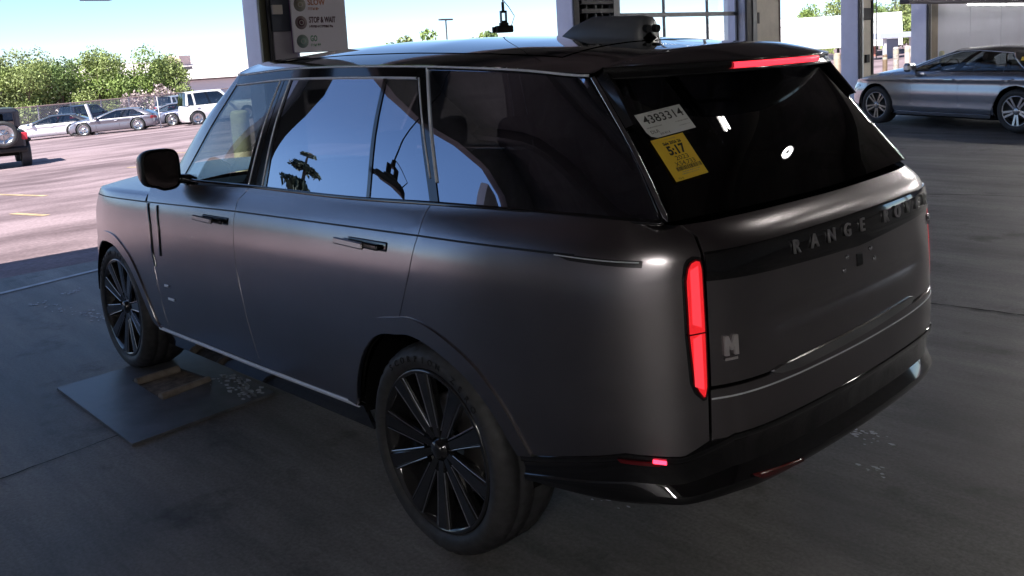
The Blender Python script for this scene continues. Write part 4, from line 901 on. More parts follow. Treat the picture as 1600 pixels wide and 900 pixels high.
# ------------------------------------------------------------------ other cars, built from the same kind of skin
def car_skin(L, W, H, WB, fo, belt, wsb, wst, blt, blb, wr, bulge=.03, drop=.07, rise=.04):
    ro = L - WB - fo; w = W / 2; f = WB + fo
    base = [(-ro, 0), (-ro + .01, .38 * w), (-ro + .05, .68 * w), (-ro + .14, .86 * w), (-ro + .28, .95 * w), (-ro * .45, .985 * w), (0, w), (WB * .3, w), (WB * .6, w), (WB, .99 * w), (f - .50, .95 * w), (f - .24, .84 * w), (f - .09, .62 * w), (f - .01, .3 * w), (f, 0)]
    b = belt
    side = [(.15, .10), (.25, .05), (.33, .02), (.42, .018), (b * .62, .0), (b * .80, .012), (b * .86, -.002), (b * .93, .02), (b * .98, .055), (b, .075)]
    rear = [(.15, .12), (.3, .04), (.5, .0), (b * .72, .02), (b * .82, .03), (b * .95, .05), (b, .09)]
    front = [(.15, .12), (.3, .02), (.45, .0), (b * .6, .03), (b * .7, .08), (b * .78, .16), (b * .9, .32), (b, .45)]
    wb = w - .085; xs = np.linspace(blb + .30, wsb - .30, 6)
    r0 = [(blb, 0), (blb + .0, .45 * wb), (blb + .03, .82 * wb), (blb + .07, .95 * wb)] + [(x, wb) for x in xs] + [(wsb - .02, .96 * wb), (wsb + .20, .55 * wb), (wsb + .26, 0)]
    xt = np.linspace(blt + .16, wst - .18, 6)
    r2 = [(blt, 0), (blt + .0, .45 * wr), (blt + .02, .82 * wr), (blt + .05, .95 * wr)] + [(x, wr) for x in xt] + [(wst - .02, .95 * wr), (wst + .10, .5 * wr), (wst + .13, 0)]
    def z0(x): return b + rise * (1 - (x - blb) / (wsb - blb)) - .004
    def z2(x, y): t = (x - blt) / (wst - blt); return H - .045 - drop * (1 - t) ** 2 - .035 * max(0, t - .6) / .4 + .0 * y
    A = [(x, y, z0(x)) for x, y in r0]; Cc = [(x, y, z2(x, y)) for x, y in r2]
    B = []
    for i in range(len(A)):
        p = (np.array(A[i]) + np.array(Cc[i])) / 2; o = bulge if 3 < i < 10 else (bulge * .6)
        d = np.array([0, 1, .3]) if 3 < i < 10 else (np.array([.6, 0, .5]) if i >= 10 else np.array([-.6, 0, .5]))
        B.append(tuple(p + d * o))
    s = Body(base, side, rear, front, 0, 0, [A, B, Cc], None); s.H, s.belt, s.wsb, s.blb, s.f, s.ro, s.WB = H, b, wsb, blb, f, ro, WB
    return s
def lot_wheel(parent, x, y, r, w, face, n, flip, detail):
    rim = MB().lathe([(.0001, -.03), (.05, -.03), (.055, -.04), (r * .58, -.06), (r * .66, -.012), (r * .71, -.004), (r * .72, -.02)], 40).build('wheel', face if not detail else mat('dark_barrel', (.02, .02, .022), .5), parent)
    rim.location = (x, y, r); rim.scale = (1, flip, 1)
    MB().lathe([(r * .70, -.015), (r * .74, .0), (r * .86, .008), (r * .97, -.012), (r, -.04), (r, -w + .03), (r * .95, -w), (r * .7, -w)], 56).build('tyre', rubber, rim)
    s0 = None
    for i in range(n):
        if s0 is None:
            q = MB()
            for o in ((-.5, .5) if detail else (0,)):
                d = .055 * o
                q.add([(.05, -.018, d * .5 - .016), (.05, -.018, d * .5 + .016), (r * .69, -.004, d * 1.5 + .018), (r * .69, -.004, d * 1.5 - .018), (.05, -.05, d * .5 - .012), (.05, -.05, d * .5 + .012), (r * .69, -.05, d * 1.5 + .016), (r * .69, -.05, d * 1.5 - .016)],
                      [(0, 1, 2, 3), (4, 7, 6, 5), (0, 3, 7, 4), (1, 5, 6, 2), (2, 6, 7, 3)])
            s0 = q.build('spoke', face, rim); o_ = s0
        else: o_ = s0.copy(); COL.objects.link(o_); o_.parent = rim
        o_.rotation_euler = (0, 2 * math.pi * i / n + .31, 0)
    if detail:
        MB().lathe([(r * .655, -.03), (r * .66, -.006), (r * .705, -.003), (r * .71, -.02)], 48).build('rim_edge', face, rim)
        MB().lathe([(.0001, -.008), (.03, -.008), (.06, -.016), (.065, -.04)], 24).build('hub_cap', face, rim)
    return rim
def build_car(root, sk, paint_m, r=.33, hood=.10, detail=False, vfront=.72, deck=None, roof_m=None, spokes=5, wface=None, gl=None, step=.09, rear_lamp=True, boxy=0., bp=6.45, rt=4.9):
    F, Hh = sk.low, sk.high; b = sk.belt; wface = wface or mat('alloy', (.55, .55, .57), .25, .9)
    gl = gl or glass_lot; roof_m = roof_m or paint_m; deck = b if deck is None else deck
    ug = np.linspace(0, sk.umax, 400); xg = F(ug, np.full_like(ug, .6))[:, 0]
    U = lambda x: float(np.interp(x, np.maximum.accumulate(xg), ug))
    def vt(u):
        x = float(np.interp(u, ug, xg)); t = min(1, max(0, (x - sk.wsb + .1) / (sk.f - sk.wsb + .1)))
        v = b - (b - vfront) * t ** 1.4
        if x < sk.blb: v = deck + (b - deck) * min(1, max(0, (x + sk.ro) / (sk.blb + sk.ro + 1e-6))) if sk.blb > -sk.ro + .2 else b
        return v
    def arch(x):
        c = U(x); R0 = r + .055
        return [(c - R0 * math.cos(t), max(.20, r + R0 * math.sin(t))) for t in np.linspace(-.38, math.pi + .38, 15)]
    top = lambda a, c: [(u, vt(u) - .001) for u in np.linspace(a, c, max(3, int((c - a) / .18)))]
    uw, us, ur = U(sk.WB), U(0), 0
    zb = .20
    doorF = U(sk.wsb - .28); doorM = U((sk.wsb + sk.blb) / 2 + .15); doorR = U(sk.blb + (.50 if not boxy else .55))
    for sd in (1, -1):
        if detail:
            dR = [(us + r + .10, zb + .06), (us + r + .04, .45), (us + .22, .68), (doorR - .06, vt(doorR))]
            segs = [('front_fender', [(doorF, zb + .06)] + arch(sk.WB) + [(sk.umax, zb)] + top(doorF, sk.umax)[::-1]),
                    ('front_door', [(doorM, zb + .06), (doorF, zb + .06)] + top(doorM, doorF)[::-1]),
                    ('rear_door', [(doorM, zb + .06)] + top(doorR - .06, doorM)[::-1] + dR[::-1][1:]),
                    ('rear_fender', [(0, zb), (us - r - .0, zb)] + arch(0)[1:] + [(us + r + .09, zb + .06)] + dR[1:] + top(0, doorR - .06)[::-1])]
            for nm, pl in segs: panel(nm, pl, F, paint_m, root, side=sd, step=step, gap=.003, th=.02)
            panel('sill', [(us + r + .12, zb), (uw - r - .10, zb), (uw - r - .09, zb + .055), (us + r + .10, zb + .055)], F, paint_m, root, side=sd, off=.018, th=.03, step=step)
        else:
            pl = [(0, zb)] + arch(0) + arch(sk.WB) + [(sk.umax, zb)] + top(0, sk.umax)[::-1]
            panel('body_side', pl, F, paint_m, root, side=sd, step=step, gap=0, th=.02)
            for dn in (doorF, doorM, doorR): strip('door_gap', [(dn, b - .06), (dn, .36)], .012, F, darkgap, root, off=.001, side=sd, n=10)
        for (ua, vv) in ((doorM + .16, b - .13), (doorR + .12, b - .12)):
            MB().box((-.09, -.014, -.004), (.09, .014, .03), .01, surf_frame(F, ua * sd, vv)).build('door_handle', chrome if detail else paint_m, root)
        # glazing
        q = panel('side_window', [(9.35, .10), (bp + .3, .06), (bp + .4, 1.88), (8.8, 1.88), (9.1, 1.5)], Hh, gl, root, side=sd, sc=(.4, .25), gap=0, th=.003, off=-.003, step=.12)
        q = panel('side_window', [(bp, .06), (4.25 if not boxy else 4.7, .06), (4.4 if not boxy else 4.75, 1.0), (rt, 1.88), (bp + .1, 1.88)], Hh, gl, root, side=sd, sc=(.4, .25), gap=0, th=.003, off=-.003, step=.12)
        panel('window_frame', [(bp + .3, .0), (bp, 0), (bp + .1, 1.9), (bp + .4, 1.9)], Hh, gloss, root, side=sd, sc=(.4, .25), gap=0)
        panel('roof_pillar', [(10.1, -.05), (9.35, .0), (9.35, .10), (9.1, 1.5), (8.8, 1.88), (8.8, 2.0), (10.1, 2.0)], Hh, roof_m, root, side=sd, sc=(.4, .25), gap=0)
        if boxy:
            panel('side_window', [(4.45, .08), (3.5, .10), (3.55, 1.85), (4.5, 1.85)], Hh, gl, root, side=sd, sc=(.4, .25), gap=0, th=.003, off=-.003, step=.12)
            panel('roof_pillar', [(4.7, -.05), (4.45, -.05), (4.5, 1.85), (4.75, 1.85)], Hh, roof_m, root, side=sd, sc=(.4, .25), gap=0)
            panel('roof_pillar', [(3.5, -.05), (2.7, -.05), (2.7, 2.0), (4.9, 2.0), (4.9, 1.88), (4.5, 1.85), (3.55, 1.85)], Hh, roof_m, root, side=sd, sc=(.4, .25), gap=0)
        else:
            panel('roof_pillar', [(4.25, -.05), (2.7, -.05), (2.7, 2.0), (rt, 2.0), (rt, 1.88), (4.4, 1.0), (4.25, .06)], Hh, roof_m, root, side=sd, sc=(.4, .25), gap=0)
        panel('roof_rail', [(rt, 1.88), (8.8, 1.88), (8.8, 2.0), (rt, 2.0)], Hh, roof_m, root, side=sd, sc=(.4, .25), gap=0)
        if detail:
            strip('window_trim', [(9.40, .06), (9.1, 1.53), (8.8, 1.9), (rt, 1.9), (4.35, 1.0), (4.24, .05)], .018, Hh, chrome, root, off=.006, side=sd, n=110)
            panel('window_sill', [(9.4, .0), (4.2, -.02), (4.25, .07), (9.36, .11)], Hh, gloss, root, side=sd, sc=(.4, .25), gap=0, off=.004)
            panel('window_divider', [(4.85, .05), (4.78, .05), (4.95, 1.88), (5.05, 1.88)], Hh, gloss, root, side=sd, sc=(.4, .25), gap=0)
        panel('windscreen', [(10.1, -.02), (12, -.02), (12, 2), (10.1, 2)], Hh, gl, root, side=sd, sc=(.4, .25), gap=0, th=.003)
        panel('rear_window', [(2.7, .0), (0, .0), (0, 2), (2.7, 2)], Hh, gl, root, side=sd, sc=(.3, .25), gap=0, th=.003)
        uf = U(sk.f - .20)
        panel('headlight', [(uf - .34, vfront - .03), (uf - .30, vfront - .005), (uf + .25, vfront - .05), (uf + .3, vfront - .14), (uf, vfront - .15)], F, lamp_clear, root, side=sd, gap=0, off=.008, th=.03)
        ur_ = U(-sk.ro + .16)
        if rear_lamp: panel('tail_lamp', [(ur_ - .35, deck - .22), (ur_ + .20, deck - .20), (ur_ + .16, deck - .06), (ur_ - .35, deck - .08)], F, tail_m, root, side=sd, gap=0, off=.008, th=.03)
        mm = MB(); c = Hh(np.array([9.1 * sd]), np.array([.1]))[0]; mm.box((c[0] - .10, c[1] + .06 * sd, c[2] - .02), (c[0] + .06, c[1] + .26 * sd, c[2] + .13), .04); mm.tube([(c[0], c[1] - .02 * sd, c[2] + .0), (c[0], c[1] + .1 * sd, c[2] + .03)], .03, 8)
        mm.build('door_mirror', paint_m, root)
        for x in (0, sk.WB): lot_wheel(root, x, (sk.low(np.array([U(x)]), np.array([.42]))[0][1] - .01) * sd, r, .225, wface, spokes, sd, detail)
        for xc in (0, sk.WB):
            mb = MB(); n = 16; v = []
            for i in range(n + 1):
                a_ = math.pi * (-.1 + 1.2 * i / n); v += [(xc + (r + .06) * math.cos(a_), .5 * sd, r + (r + .06) * math.sin(a_)), (xc + (r + .06) * math.cos(a_), (sk.low(np.array([us]), np.array([.42]))[0][1] - .015) * sd, r + (r + .06) * math.sin(a_))]
            mb.add(v, [(2 * i, 2 * i + 1, 2 * i + 3, 2 * i + 2) for i in range(n)], True); mb.build('wheel_arch_liner', dark, root)
    # bonnet and boot lid as strips from side to side
    for nm, ua, ub, cr in (('bonnet', U(sk.wsb - .12), sk.umax, hood), ('boot_lid', 0, U(sk.blb + .2), .03)):
        if nm == 'boot_lid' and boxy: continue
        uu = np.linspace(ua, ub, 36); e = F(uu, np.array([vt(u) for u in uu])); rows = []
        for s_ in np.linspace(1, -1, 25):
            q = e.copy(); q[:, 1] *= s_; q[:, 2] += cr * (1 - s_ ** 2) * sm(0, .5, e[:, 1]) - .001; rows.append(q)
        grid_mesh(nm, np.stack(rows), paint_m, root)
    t = np.linspace(2.7, 10.1, 40); E_ = Hh(t, np.full_like(t, 2.0)); rows = []
    for s_ in np.linspace(1, -1, 25):
        q = E_.copy(); q[:, 1] *= s_; k = 1 - abs(s_) ** 2.4; ex = np.linspace(0, 1, len(t))
        q[:, 0] += (1 - s_ * s_) * (.12 * sm(.8, 1, ex) - .03 * (1 - sm(0, .2, ex))); q[:, 2] += .045 * k; rows.append(q)
    grid_mesh('roof', np.stack(rows), roof_m, root)
    q = MB(); w_ = sk.low(np.array([us]), np.array([.5]))[0][1] - .07
    q.box((-sk.ro + .25, -w_, .17), (sk.f - .3, w_, .22)); q.box((r + .1, -w_, .2), (sk.WB - r - .1, w_, .5)); q.box((sk.WB - .5 if boxy else sk.wsb - .5, -w_ + .05, .5), (sk.wsb - .2, w_ - .05, b - .06), .03)
    q.build('underbody', dark, root)
    for x in ((sk.wsb + sk.wst if hasattr(sk, 'wst') else sk.wsb) - 1.15, (sk.blb + .75)):
        for y in (.36, -.36):
            s_ = MB(); Mb = Matrix.Translation((x, y, .5)) @ Matrix.Rotation(R(-16), 4, 'Y'); s_.box((-.06, -.23, 0), (.06, .23, .58), .05, Mb); s_.box((-.05, -.12, .60), (.04, .12, .76), .04, Mb)
            s_.build('seat', mat('grey_seat', (.12, .12, .125), .6), root)
    if detail: MB().lathe([(.18, -.014), (.193, 0), (.18, .014), (.167, 0)], 28, Matrix.Translation((sk.wsb - .62, .36, b + .02)) @ Matrix.Rotation(R(65), 4, 'Y'), 'z', closed=True).build('steering_wheel', leather, root)
    return F, U, vt
darkgap = mat('door_gap', (.02, .02, .02), .8)
glass_lot = glass('car_glass', (.42, .46, .48), .08, 1.3)
lamp_clear = mat('lamp_glass', (.55, .57, .6), .12, .5, .6, coat=.5)
tail_m = mat('tail_red', (.30, .012, .02), .2, 0, .5, coat=.4)

def place(root, rearxy, frontxy, WB, z=None):
    """rear and front near-side contact points on the ground -> position and heading"""
    (x0, y0), (x1, y1) = rearxy, frontxy; a = math.atan2(y1 - y0, x1 - x0)
    za, zb_ = gzf(x0, y0), gzf(x1, y1); d = math.hypot(x1 - x0, y1 - y0)
    root.location = (x0, y0, za + .0); root.rotation_euler = (0, -math.atan2(zb_ - za, d), a)
def shift(root, x0, y0, head, halfw, side):
    """put the car so that its near-side rear tyre stands at x0, y0"""
    c, s = math.cos(head), math.sin(head); nx, ny = (-s, c) if side > 0 else (s, -c)
    ox, oy = x0 - nx * halfw, y0 - ny * halfw
    z0 = gzf(ox, oy); z1 = gzf(ox + c * 2.7, oy + s * 2.7)
    root.location = (ox, oy, z0); root.rotation_euler = (0, -math.atan2(z1 - z0, 2.7), head)

# the sedan in the next bay
sed_p = mat('sedan_paint', (.48, .50, .55), .26, .85, .5, coat=.8)
sk = car_skin(4.55, 1.80, 1.325, 2.73, .86, .93, 2.22, 1.38, .02, -.50, .56, bulge=.045, drop=.10, rise=.03)
sedan = thing('sedan_car', 'silver grey four door sedan with five spoke alloy wheels parked by the pale panelled wall', 'car')
F_, U_, vt_ = build_car(sedan, sk, sed_p, r=.332, detail=True, vfront=.70, deck=.955, bp=6.95, rt=4.5, roof_m=mat('sedan_roof', (.10, .10, .11), .22, .7, .5, coat=.8), step=.06, gl=glass('sedan_glass', (.55, .6, .62), .06, 1.2))
head = math.atan2(-13.45 + 12.57, 5.10 - 2.47)
shift(sedan, 2.27, -11.95, math.atan2(.88 * -1 * -1 if False else -.88, 2.63), .88, 1)
q = MB(); q.box((-.10, -.06, .0), (.10, .06, .002), 0, surf_frame(sk.high, 3.6, 1.2, .006)); q.build('window_sticker', yellow_paper, sedan)

# cars on the lot outside
lot_root = {}
def lot_car(nm, lab, cat, colr, spec, rear, head, side, boxy=0., r=.34, group=None, metal=.6, roof=None, **kw):
    s = car_skin(*spec); t = thing(nm, lab, cat, group=group)
    pm_ = mat('car_paint_%d' % len(lot_root), colr, .3, metal, .5, coat=.7); lot_root[lab] = t
    build_car(t, s, pm_, r=r, step=.14, boxy=boxy, roof_m=mat('roof_paint_%d' % len(lot_root), roof, .3, .3, .5, coat=.5) if roof else None, **kw)
    shift(t, rear[0], rear[1], head, spec[1] / 2, side); return t
SEDAN = (4.80, 1.88, 1.33, 2.85, .93, .84, 2.45, 1.25, -.15, -.85, .56)
hd = math.atan2(2.25, 1.40)
for (x, y), lab, c in (((48.1, -15.6), 'lavender grey sedan in the lot with a leaning white post in front of its door', (.23, .225, .27)), ((50.6, -19.6), 'lavender grey sedan in the lot half hidden behind the first one', (.21, .205, .25)), ((47.7, -20.4), 'grey sedan in the lot with its nose beside the white off road wagon', (.22, .22, .30))):
    lot_car('parked_sedan', lab, 'car', c, SEDAN, (x, y), hd, 1, r=.36, group='sedans parked in the lot outside', metal=.5, vfront=.68)
lot_car('parked_sedan', 'white sedan with a dark roof just right of the black off road car', 'car', (.80, .78, .80), SEDAN, (51.9, -13.4), hd + .12, 1, r=.36, group='sedans parked in the lot outside', metal=0, roof=(.05, .05, .06), vfront=.68)
if 0: lot_car('parked_sedan', 'black low sedan in the lot, nearest to the black off road car', 'car', (.03, .03, .035), SEDAN, (54.4, -14.2), hd + .1, 1, r=.36, group='sedans parked in the lot outside', metal=.2, vfront=.66)
SUVD = (4.75, 1.92, 1.78, 2.78, .90, 1.08, 2.15, 1.45, -.75, -.93, .66, .03, .03, .02)
lot_car('parked_wagon', 'white boxy off road wagon in the lot beside the dark car windscreen', 'car', (.85, .83, .82), (4.75, 1.92, 1.88, 2.79, 1.32, 1.10, 2.1, 1.55, -.45, -.58, .68, .03, .03, .02), (45.5, -17.95), math.atan2(-1, -.12), -1, boxy=1, r=.39, metal=0, vfront=.95, hood=.06, rear_lamp=False, gl=glass('tinted_lot_glass', (.12, .13, .16), .10, 1.2))
lot_car('parked_wagon', 'dark blue wagon parked far back by the fence behind the white sedan', 'car', (.03, .033, .06), SUVD, (66.0, -18.5), math.atan2(-.86, .40), -1, boxy=1, r=.37, metal=.3, vfront=.92)
lot_car('parked_wagon', 'silver wagon parked far back by the fence behind the grey sedans', 'car', (.50, .52, .58), SUVD, (62.0, -24.0), math.atan2(.86, -.40) + math.pi, -1, boxy=1, r=.37, metal=.5, vfront=.92)
lot_car('parked_wagon', 'green tinted wagon seen through the front side window of the big car', 'car', (.22, .27, .27), SUVD, (50.5, -26.6), math.atan2(-.5, .86), -1, boxy=1, r=.37, metal=.4, vfront=.92)
# black off road car with the spare wheel on its tail
jp = thing('off_road_car', 'black boxy off road car with a spare wheel on its tail at the left edge', 'car', (27.6, -3.90, 0)); jp.rotation_euler = (0, 0, math.atan2(-.17, .985)); jp.location.z = gzf(28.5, -3.8)
bk = mat('off_road_black', (.022, .024, .035), .35, .2, .5, coat=.4)
MB().box((.0, -.80, .62), (3.6, .80, 1.18), .06).build('body', bk, jp)
q = MB(); q.box((.05, -.72, 1.20), (2.2, .72, 1.84), .10); q.build('hard_top', bk, jp)
MB().box((2.2, -.7, 1.12), (3.55, .7, 1.22), .05).build('bonnet', bk, jp)
MB().box((.035, -.55, 1.27), (.06, .55, 1.70), .01).build('rear_window', glass('dark_pane', (.08, .09, .11), .1, 1.2), jp)
for s in (1, -1): MB().box((.35, .70 * s, 1.27), (1.1, .735 * s, 1.70), .01).build('side_window', MATS['dark_pane'], jp)
for s in (1, -1):
    MB().box((-.02, .70 * s, .88), (.05, .86 * s, 1.10), .02).build('tail_lamp', mat('bright_tail', (.75, .05, .08), .3), jp)
    MB().box((.15, .78 * s, .80), (1.15, .96 * s, .92), .04).build('wheel_arch', plastic, jp)
    for x in (.65, 3.05): lot_wheel(jp, x, .93 * s, .41, .26, mat('alloy', (.55, .55, .57), .25, .9), 5, s, False)
MB().box((-.16, -.85, .52), (.05, .85, .68), .04).build('rear_bumper', plastic, jp)
MB().box((.3, -.6, .40), (3.4, .6, .62)).build('underbody', dark, jp)
sw = lot_wheel(jp, 0, 0, .40, .25, mat('alloy', (.55, .55, .57), .25, .9), 5, 1, False); sw.name = 'spare_wheel'; sw.location = (-.26, -.22, 1.08); sw.rotation_euler = (0, 0, R(90))

# leaning post, fence, lamp posts
t = thing('leaning_post', 'white post leaning to the left in front of the lavender sedan', 'post', (49.6, -13.9, gzf(49.6, -13.9)))
q = MB(); q.tube([(0, 0, -.1), (.13, .40, 1.72)], .085, 12); q.build('post', mat('white_post', (.8, .8, .82), .6), t)
t = thing('marker_post', 'thin white marker post in front of the half hidden sedan', 'post', (48.2, -16.9, gzf(48.2, -16.9)))
MB().tube([(0, 0, -.1), (.02, .05, 1.75)], .03, 8).build('post', MATS['white_post'], t)
fx0, fy0, fx1, fy1 = 68.0, -6.2, 92.0, -54.0
fn = thing('chain_link_fence', 'long grey chain link fence with rust brown top rail behind the parked cars', 'fence', (fx0, fy0, 0))
galv = mat('galvanised', (.42, .40, .44), .5, .6); N = 17
fence_mesh = bpy.data.meshes.new('fence_post_mesh')
def fpt(k, dz): x = fx0 + (fx1 - fx0) * k / N; y = fy0 + (fy1 - fy0) * k / N; return Vector((x - fx0, y - fy0, gzf(x, y) + dz))
p0 = None
for k in range(N + 1):
    b = fpt(k, 0)
    if p0 is None: p0 = MB().tube([(0, 0, -.2), (0, 0, 2.05)], .05, 8).build('post', galv, fn); o = p0
    else: o = p0.copy(); COL.objects.link(o); o.parent = fn
    o.location = b
MB().tube([fpt(0, 1.98), fpt(N / 2, 1.98), fpt(N, 1.98)], .045, 6).build('top_rail', mat('rusty_rail', (.36, .26, .24), .7), fn)
q = MB(); Ln = math.hypot(fx1 - fx0, fy1 - fy0); hN = 2.0; sp_ = .16; nn = int(Ln / sp_)
dirv = Vector(((fx1 - fx0) / Ln, (fy1 - fy0) / Ln, 0))
for k in range(-13, nn):
    for sgn in (1, -1):
        a0 = k * sp_ + (0 if sgn > 0 else hN); a1 = a0 + sgn * hN; pts = []
        for a_, hh in ((a0, 0.), (a1, hN)):
            kk = a_ / Ln * N; pts.append((kk, hh))
        (k0, h0), (k1, h1) = pts
        k0c, k1c = min(max(k0, 0), N), min(max(k1, 0), N)
        if abs(k1c - k0c) < 1e-6: continue
        f = lambda kk: h0 + (h1 - h0) * (kk - k0) / (k1 - k0)
        A_, B_ = fpt(k0c, f(k0c)), fpt(k1c, f(k1c)); w_ = Vector((0, 0, .018))
        q.add([A_ - w_, B_ - w_, B_ + w_, A_ + w_], [(0, 1, 2, 3)])
wire = q.build('wire_mesh', galv, fn, fix=False); wire['kind'] = 'stuff'
def lamp_post(x, y, h, lab, s=1.):
    t = thing('street_lamp', lab, 'lamp post', (x, y, gzf(x, y))); gm = mat('lamp_grey', (.07, .07, .08), .5)
    MB().tube([(0, 0, -.3), (0, 0, h)], [.14 * s, .09 * s], 8).build('pole', gm, t)
    q = MB(); q.box((-.25 * s, -1.1 * s, h), (.25 * s, 1.1 * s, h + .22 * s), .05); q.build('lamp_head', gm, t)
lamp_post(92.5, -73.6, 6.9 - gzf(92.5, -73.6), 'grey lamp post on the skyline above the middle of the dark roof')
lamp_post(29.2, -67.6, 4.4 - gzf(29.2, -67.6), 'grey lamp post among the trees beyond the right hand bay', .45)

# trees
leaf_v = [mat('leaf_green_%d' % i, c, .6, noise=.35, nscale=.8) for i, c in enumerate([(.20, .28, .07), (.25, .31, .10), (.15, .22, .07), (.22, .26, .10)])]
bark = mat('bark', (.10, .075, .055), .9)
def crown_mesh(seed, h, rx, n, ls, conifer=False, base=.15):
    r_ = random.Random(seed); q = MB(); blobs = []
    if not conifer:
        for k in range(15):
            a = r_.uniform(0, 2 * math.pi); z = r_.uniform(base + .12, .92); rad = rx * (1 - abs(z - .5) * .9) * r_.uniform(.25, .95)
            blobs.append((rad * math.cos(a), rad * math.sin(a), z * h, rx * r_.uniform(.30, .52)))
    for k in range(n):
        if conifer:
            z = r_.uniform(.1, 1) ** 1.0; lvl = math.floor(z * 11) / 11 + .02; a = r_.uniform(0, 2 * math.pi); a = round(a / .7) * .7 + r_.gauss(0, .12)
            rad = rx * (1.03 - z) * r_.uniform(.1, 1.0); p = Vector((rad * math.cos(a), rad * math.sin(a), (lvl + .03 * r_.random()) * h - rad * .25))
        else:
            bx, by_, bz, br = r_.choice(blobs); d = Vector((r_.gauss(0, 1), r_.gauss(0, 1), r_.gauss(0, .8))).normalized() * br * r_.uniform(.55, 1.08); p = Vector((bx, by_, bz)) + d
        u = Vector((r_.gauss(0, 1), r_.gauss(0, 1), r_.gauss(0, 1))).normalized(); v = u.orthogonal().normalized(); v.rotate(Matrix.Rotation(r_.uniform(0, 6.3), 3, u)); w = u.cross(v); s = ls * r_.uniform(.6, 1.4)
        q.add([p - v * s, p - w * s * .5, p + v * s, p + w * s * .5], [(0, 1, 2, 3)])
    return q, blobs
def tree(nm, lab, x, y, h, rx, seed, m, group, n=2600, ls=.2, conifer=False, base=.15, zb=None):
    z = gzf(x, y) if zb is None else zb; t = thing(nm, lab, 'tree', (x, y, z), seed * 1.3, group)
    q, bl = crown_mesh(seed, h, rx, n, ls, conifer, base); q.build('crown', m, t, fix=False)
    k = MB(); k.tube([(0, 0, -.3), (.05, .03, h * .3), (-.04, .06, h * .6), (0, 0, h * (.96 if conifer else .82))], [h * .028, h * .022, h * .014, h * .004], 8)
    for b in bl[:9]: k.tube([(0, .02, h * rnd.uniform(.22, .45)), (b[0] * .5, b[1] * .5, b[2] * .8), (b[0], b[1], b[2])], [h * .012, h * .008, h * .003], 5, cap=False)
    k.build('trunk', bark, t, fix=False)
TL = [(91.5, -13.5, 7.9, 3.6, 0, 'bushy tree at the left edge above the black off road car'), (92.5, -18.5, 8.0, 3.2, 3, 'narrow dark tree second from the left behind the fence'), (89.0, -20.8, 7.2, 3.2, 1, 'light green rounded tree third from the left behind the fence'),
      (88.5, -23.6, 7.2, 3.3, 2, 'olive green tree above the lavender sedan behind the fence'), (86.5, -26.4, 7.0, 2.9, 1, 'tall bright green tree above the leaning white post'), (85.0, -29.2, 7.3, 3.1, 0, 'largest bright green tree left of the white roofed building'), (83.5, -32.0, 5.6, 2.4, 1, 'low green tree at the right end of the row by the white building'), (95, -16.0, 8.2, 2.6, 2, 'tall thin tree rising behind the left pair of trees'), (93, -21.8, 7.8, 4.0, 3, 'dark tree filling the gap behind the light green rounded tree'), (90, -27.6, 7.7, 3.8, 0, 'tree rising between the tall bright green tree and the largest one'), (90, -10.5, 7.9, 3.4, 2, 'leftmost tree in view behind the black off road car')]
for i, (x, y, h, rx, mi, lab) in enumerate(TL): tree('leafy_tree', lab, x, y, h * .90, rx, 11 + i, leaf_v[mi], 'trees behind the chain link fence', n=9000, ls=.125, base=-.02)
# shrubs with pale blossom between them
for i, (x, y, h, rx, lab) in enumerate([(82.0, -27.8, 2.3, 1.5, 'pale blossoming shrub under the tall bright green tree'), (81.2, -30.3, 2.8, 1.6, 'pale blossoming shrub under the largest tree')]):
    tree('blossom_shrub', lab, x, y, h, rx, 40 + i, mat('pale_blossom', (.42, .34, .33), .8, noise=.4, nscale=1.2), 'blossoming shrubs', n=1100, ls=.14, base=.0)
for i, (x, y, h, rx, lab) in enumerate([(147.5, -103.5, 7.6, 3.6, 'small round tree at the left of the skyline group above the dark roof'), (145.5, -105.5, 8.4, 3.2, 'middle tree of the skyline group above the dark roof'), (141.8, -109.6, 9.6, 4.0, 'tallest tree of the skyline group above the dark roof'), (135.5, -116.5, 8.6, 2.2, 'left of two small skyline trees near the hanging camera'), (134.0, -118.5, 8.8, 2.0, 'right of two small skyline trees near the hanging camera')]):
    tree('skyline_tree', lab, x, y, h, rx, 60 + i, leaf_v[(i + 2) % 4], 'far trees on the skyline', n=1200, ls=.42, base=.1)
for i, (x, y, h, rx, lab) in enumerate([(44.5, -81.5, 5.0, 1.8, 'tree above the white roof just left of the chained pillar'), (42.0, -83.2, 5.6, 2.4, 'taller tree above the white roof at the chained pillar'), (39.2, -85.8, 5.0, 2.4, 'pine like tree right of the chained pillar'), (37.0, -88.0, 5.6, 2.6, 'middle pine like tree beyond the right hand bay'), (35.2, -89.5, 5.8, 2.6, 'right pine like tree beyond the right hand bay'), (32.0, -91.0, 5.4, 2.6, 'last pine like tree half behind the white pillar by the panelled wall')]):
    tree('bay_tree', lab, x, y, h - .4, rx, 80 + i, leaf_v[i % 4], 'trees beyond the right hand bays', n=4500, ls=.13, base=.05)
for i, (x, y, h, rx, lab) in enumerate([(33.5, -62.0, 2.0, 2.6, 'green shrub seen under the white roof left of the chained pillar'), (25.0, -62.5, 2.2, 2.6, 'green shrub seen under the pale canopy')]):
    tree('green_shrub', lab, x, y, h, rx, 95 + i, leaf_v[1], 'shrubs behind the white roofed building', n=1600, ls=.16, base=.0)
for i, (x, y, h, rx, lab) in enumerate([(30.7, 16.0, 8.8, 3.4, 'tall conifer outside the bay left of the frame'), (28.6, 18.0, 7.4, 2.0, 'small conifer outside the bay left of the frame'), (32.2, 14.2, 7.6, 3.2, 'broad conifer outside the bay left of the frame')]):
    tree('conifer_tree', lab, x, y, h, rx, 110 + i, mat('conifer_green', (.045, .065, .035), .7, noise=.3, nscale=1), 'conifers outside the left bay', n=9000, ls=.10, conifer=True)

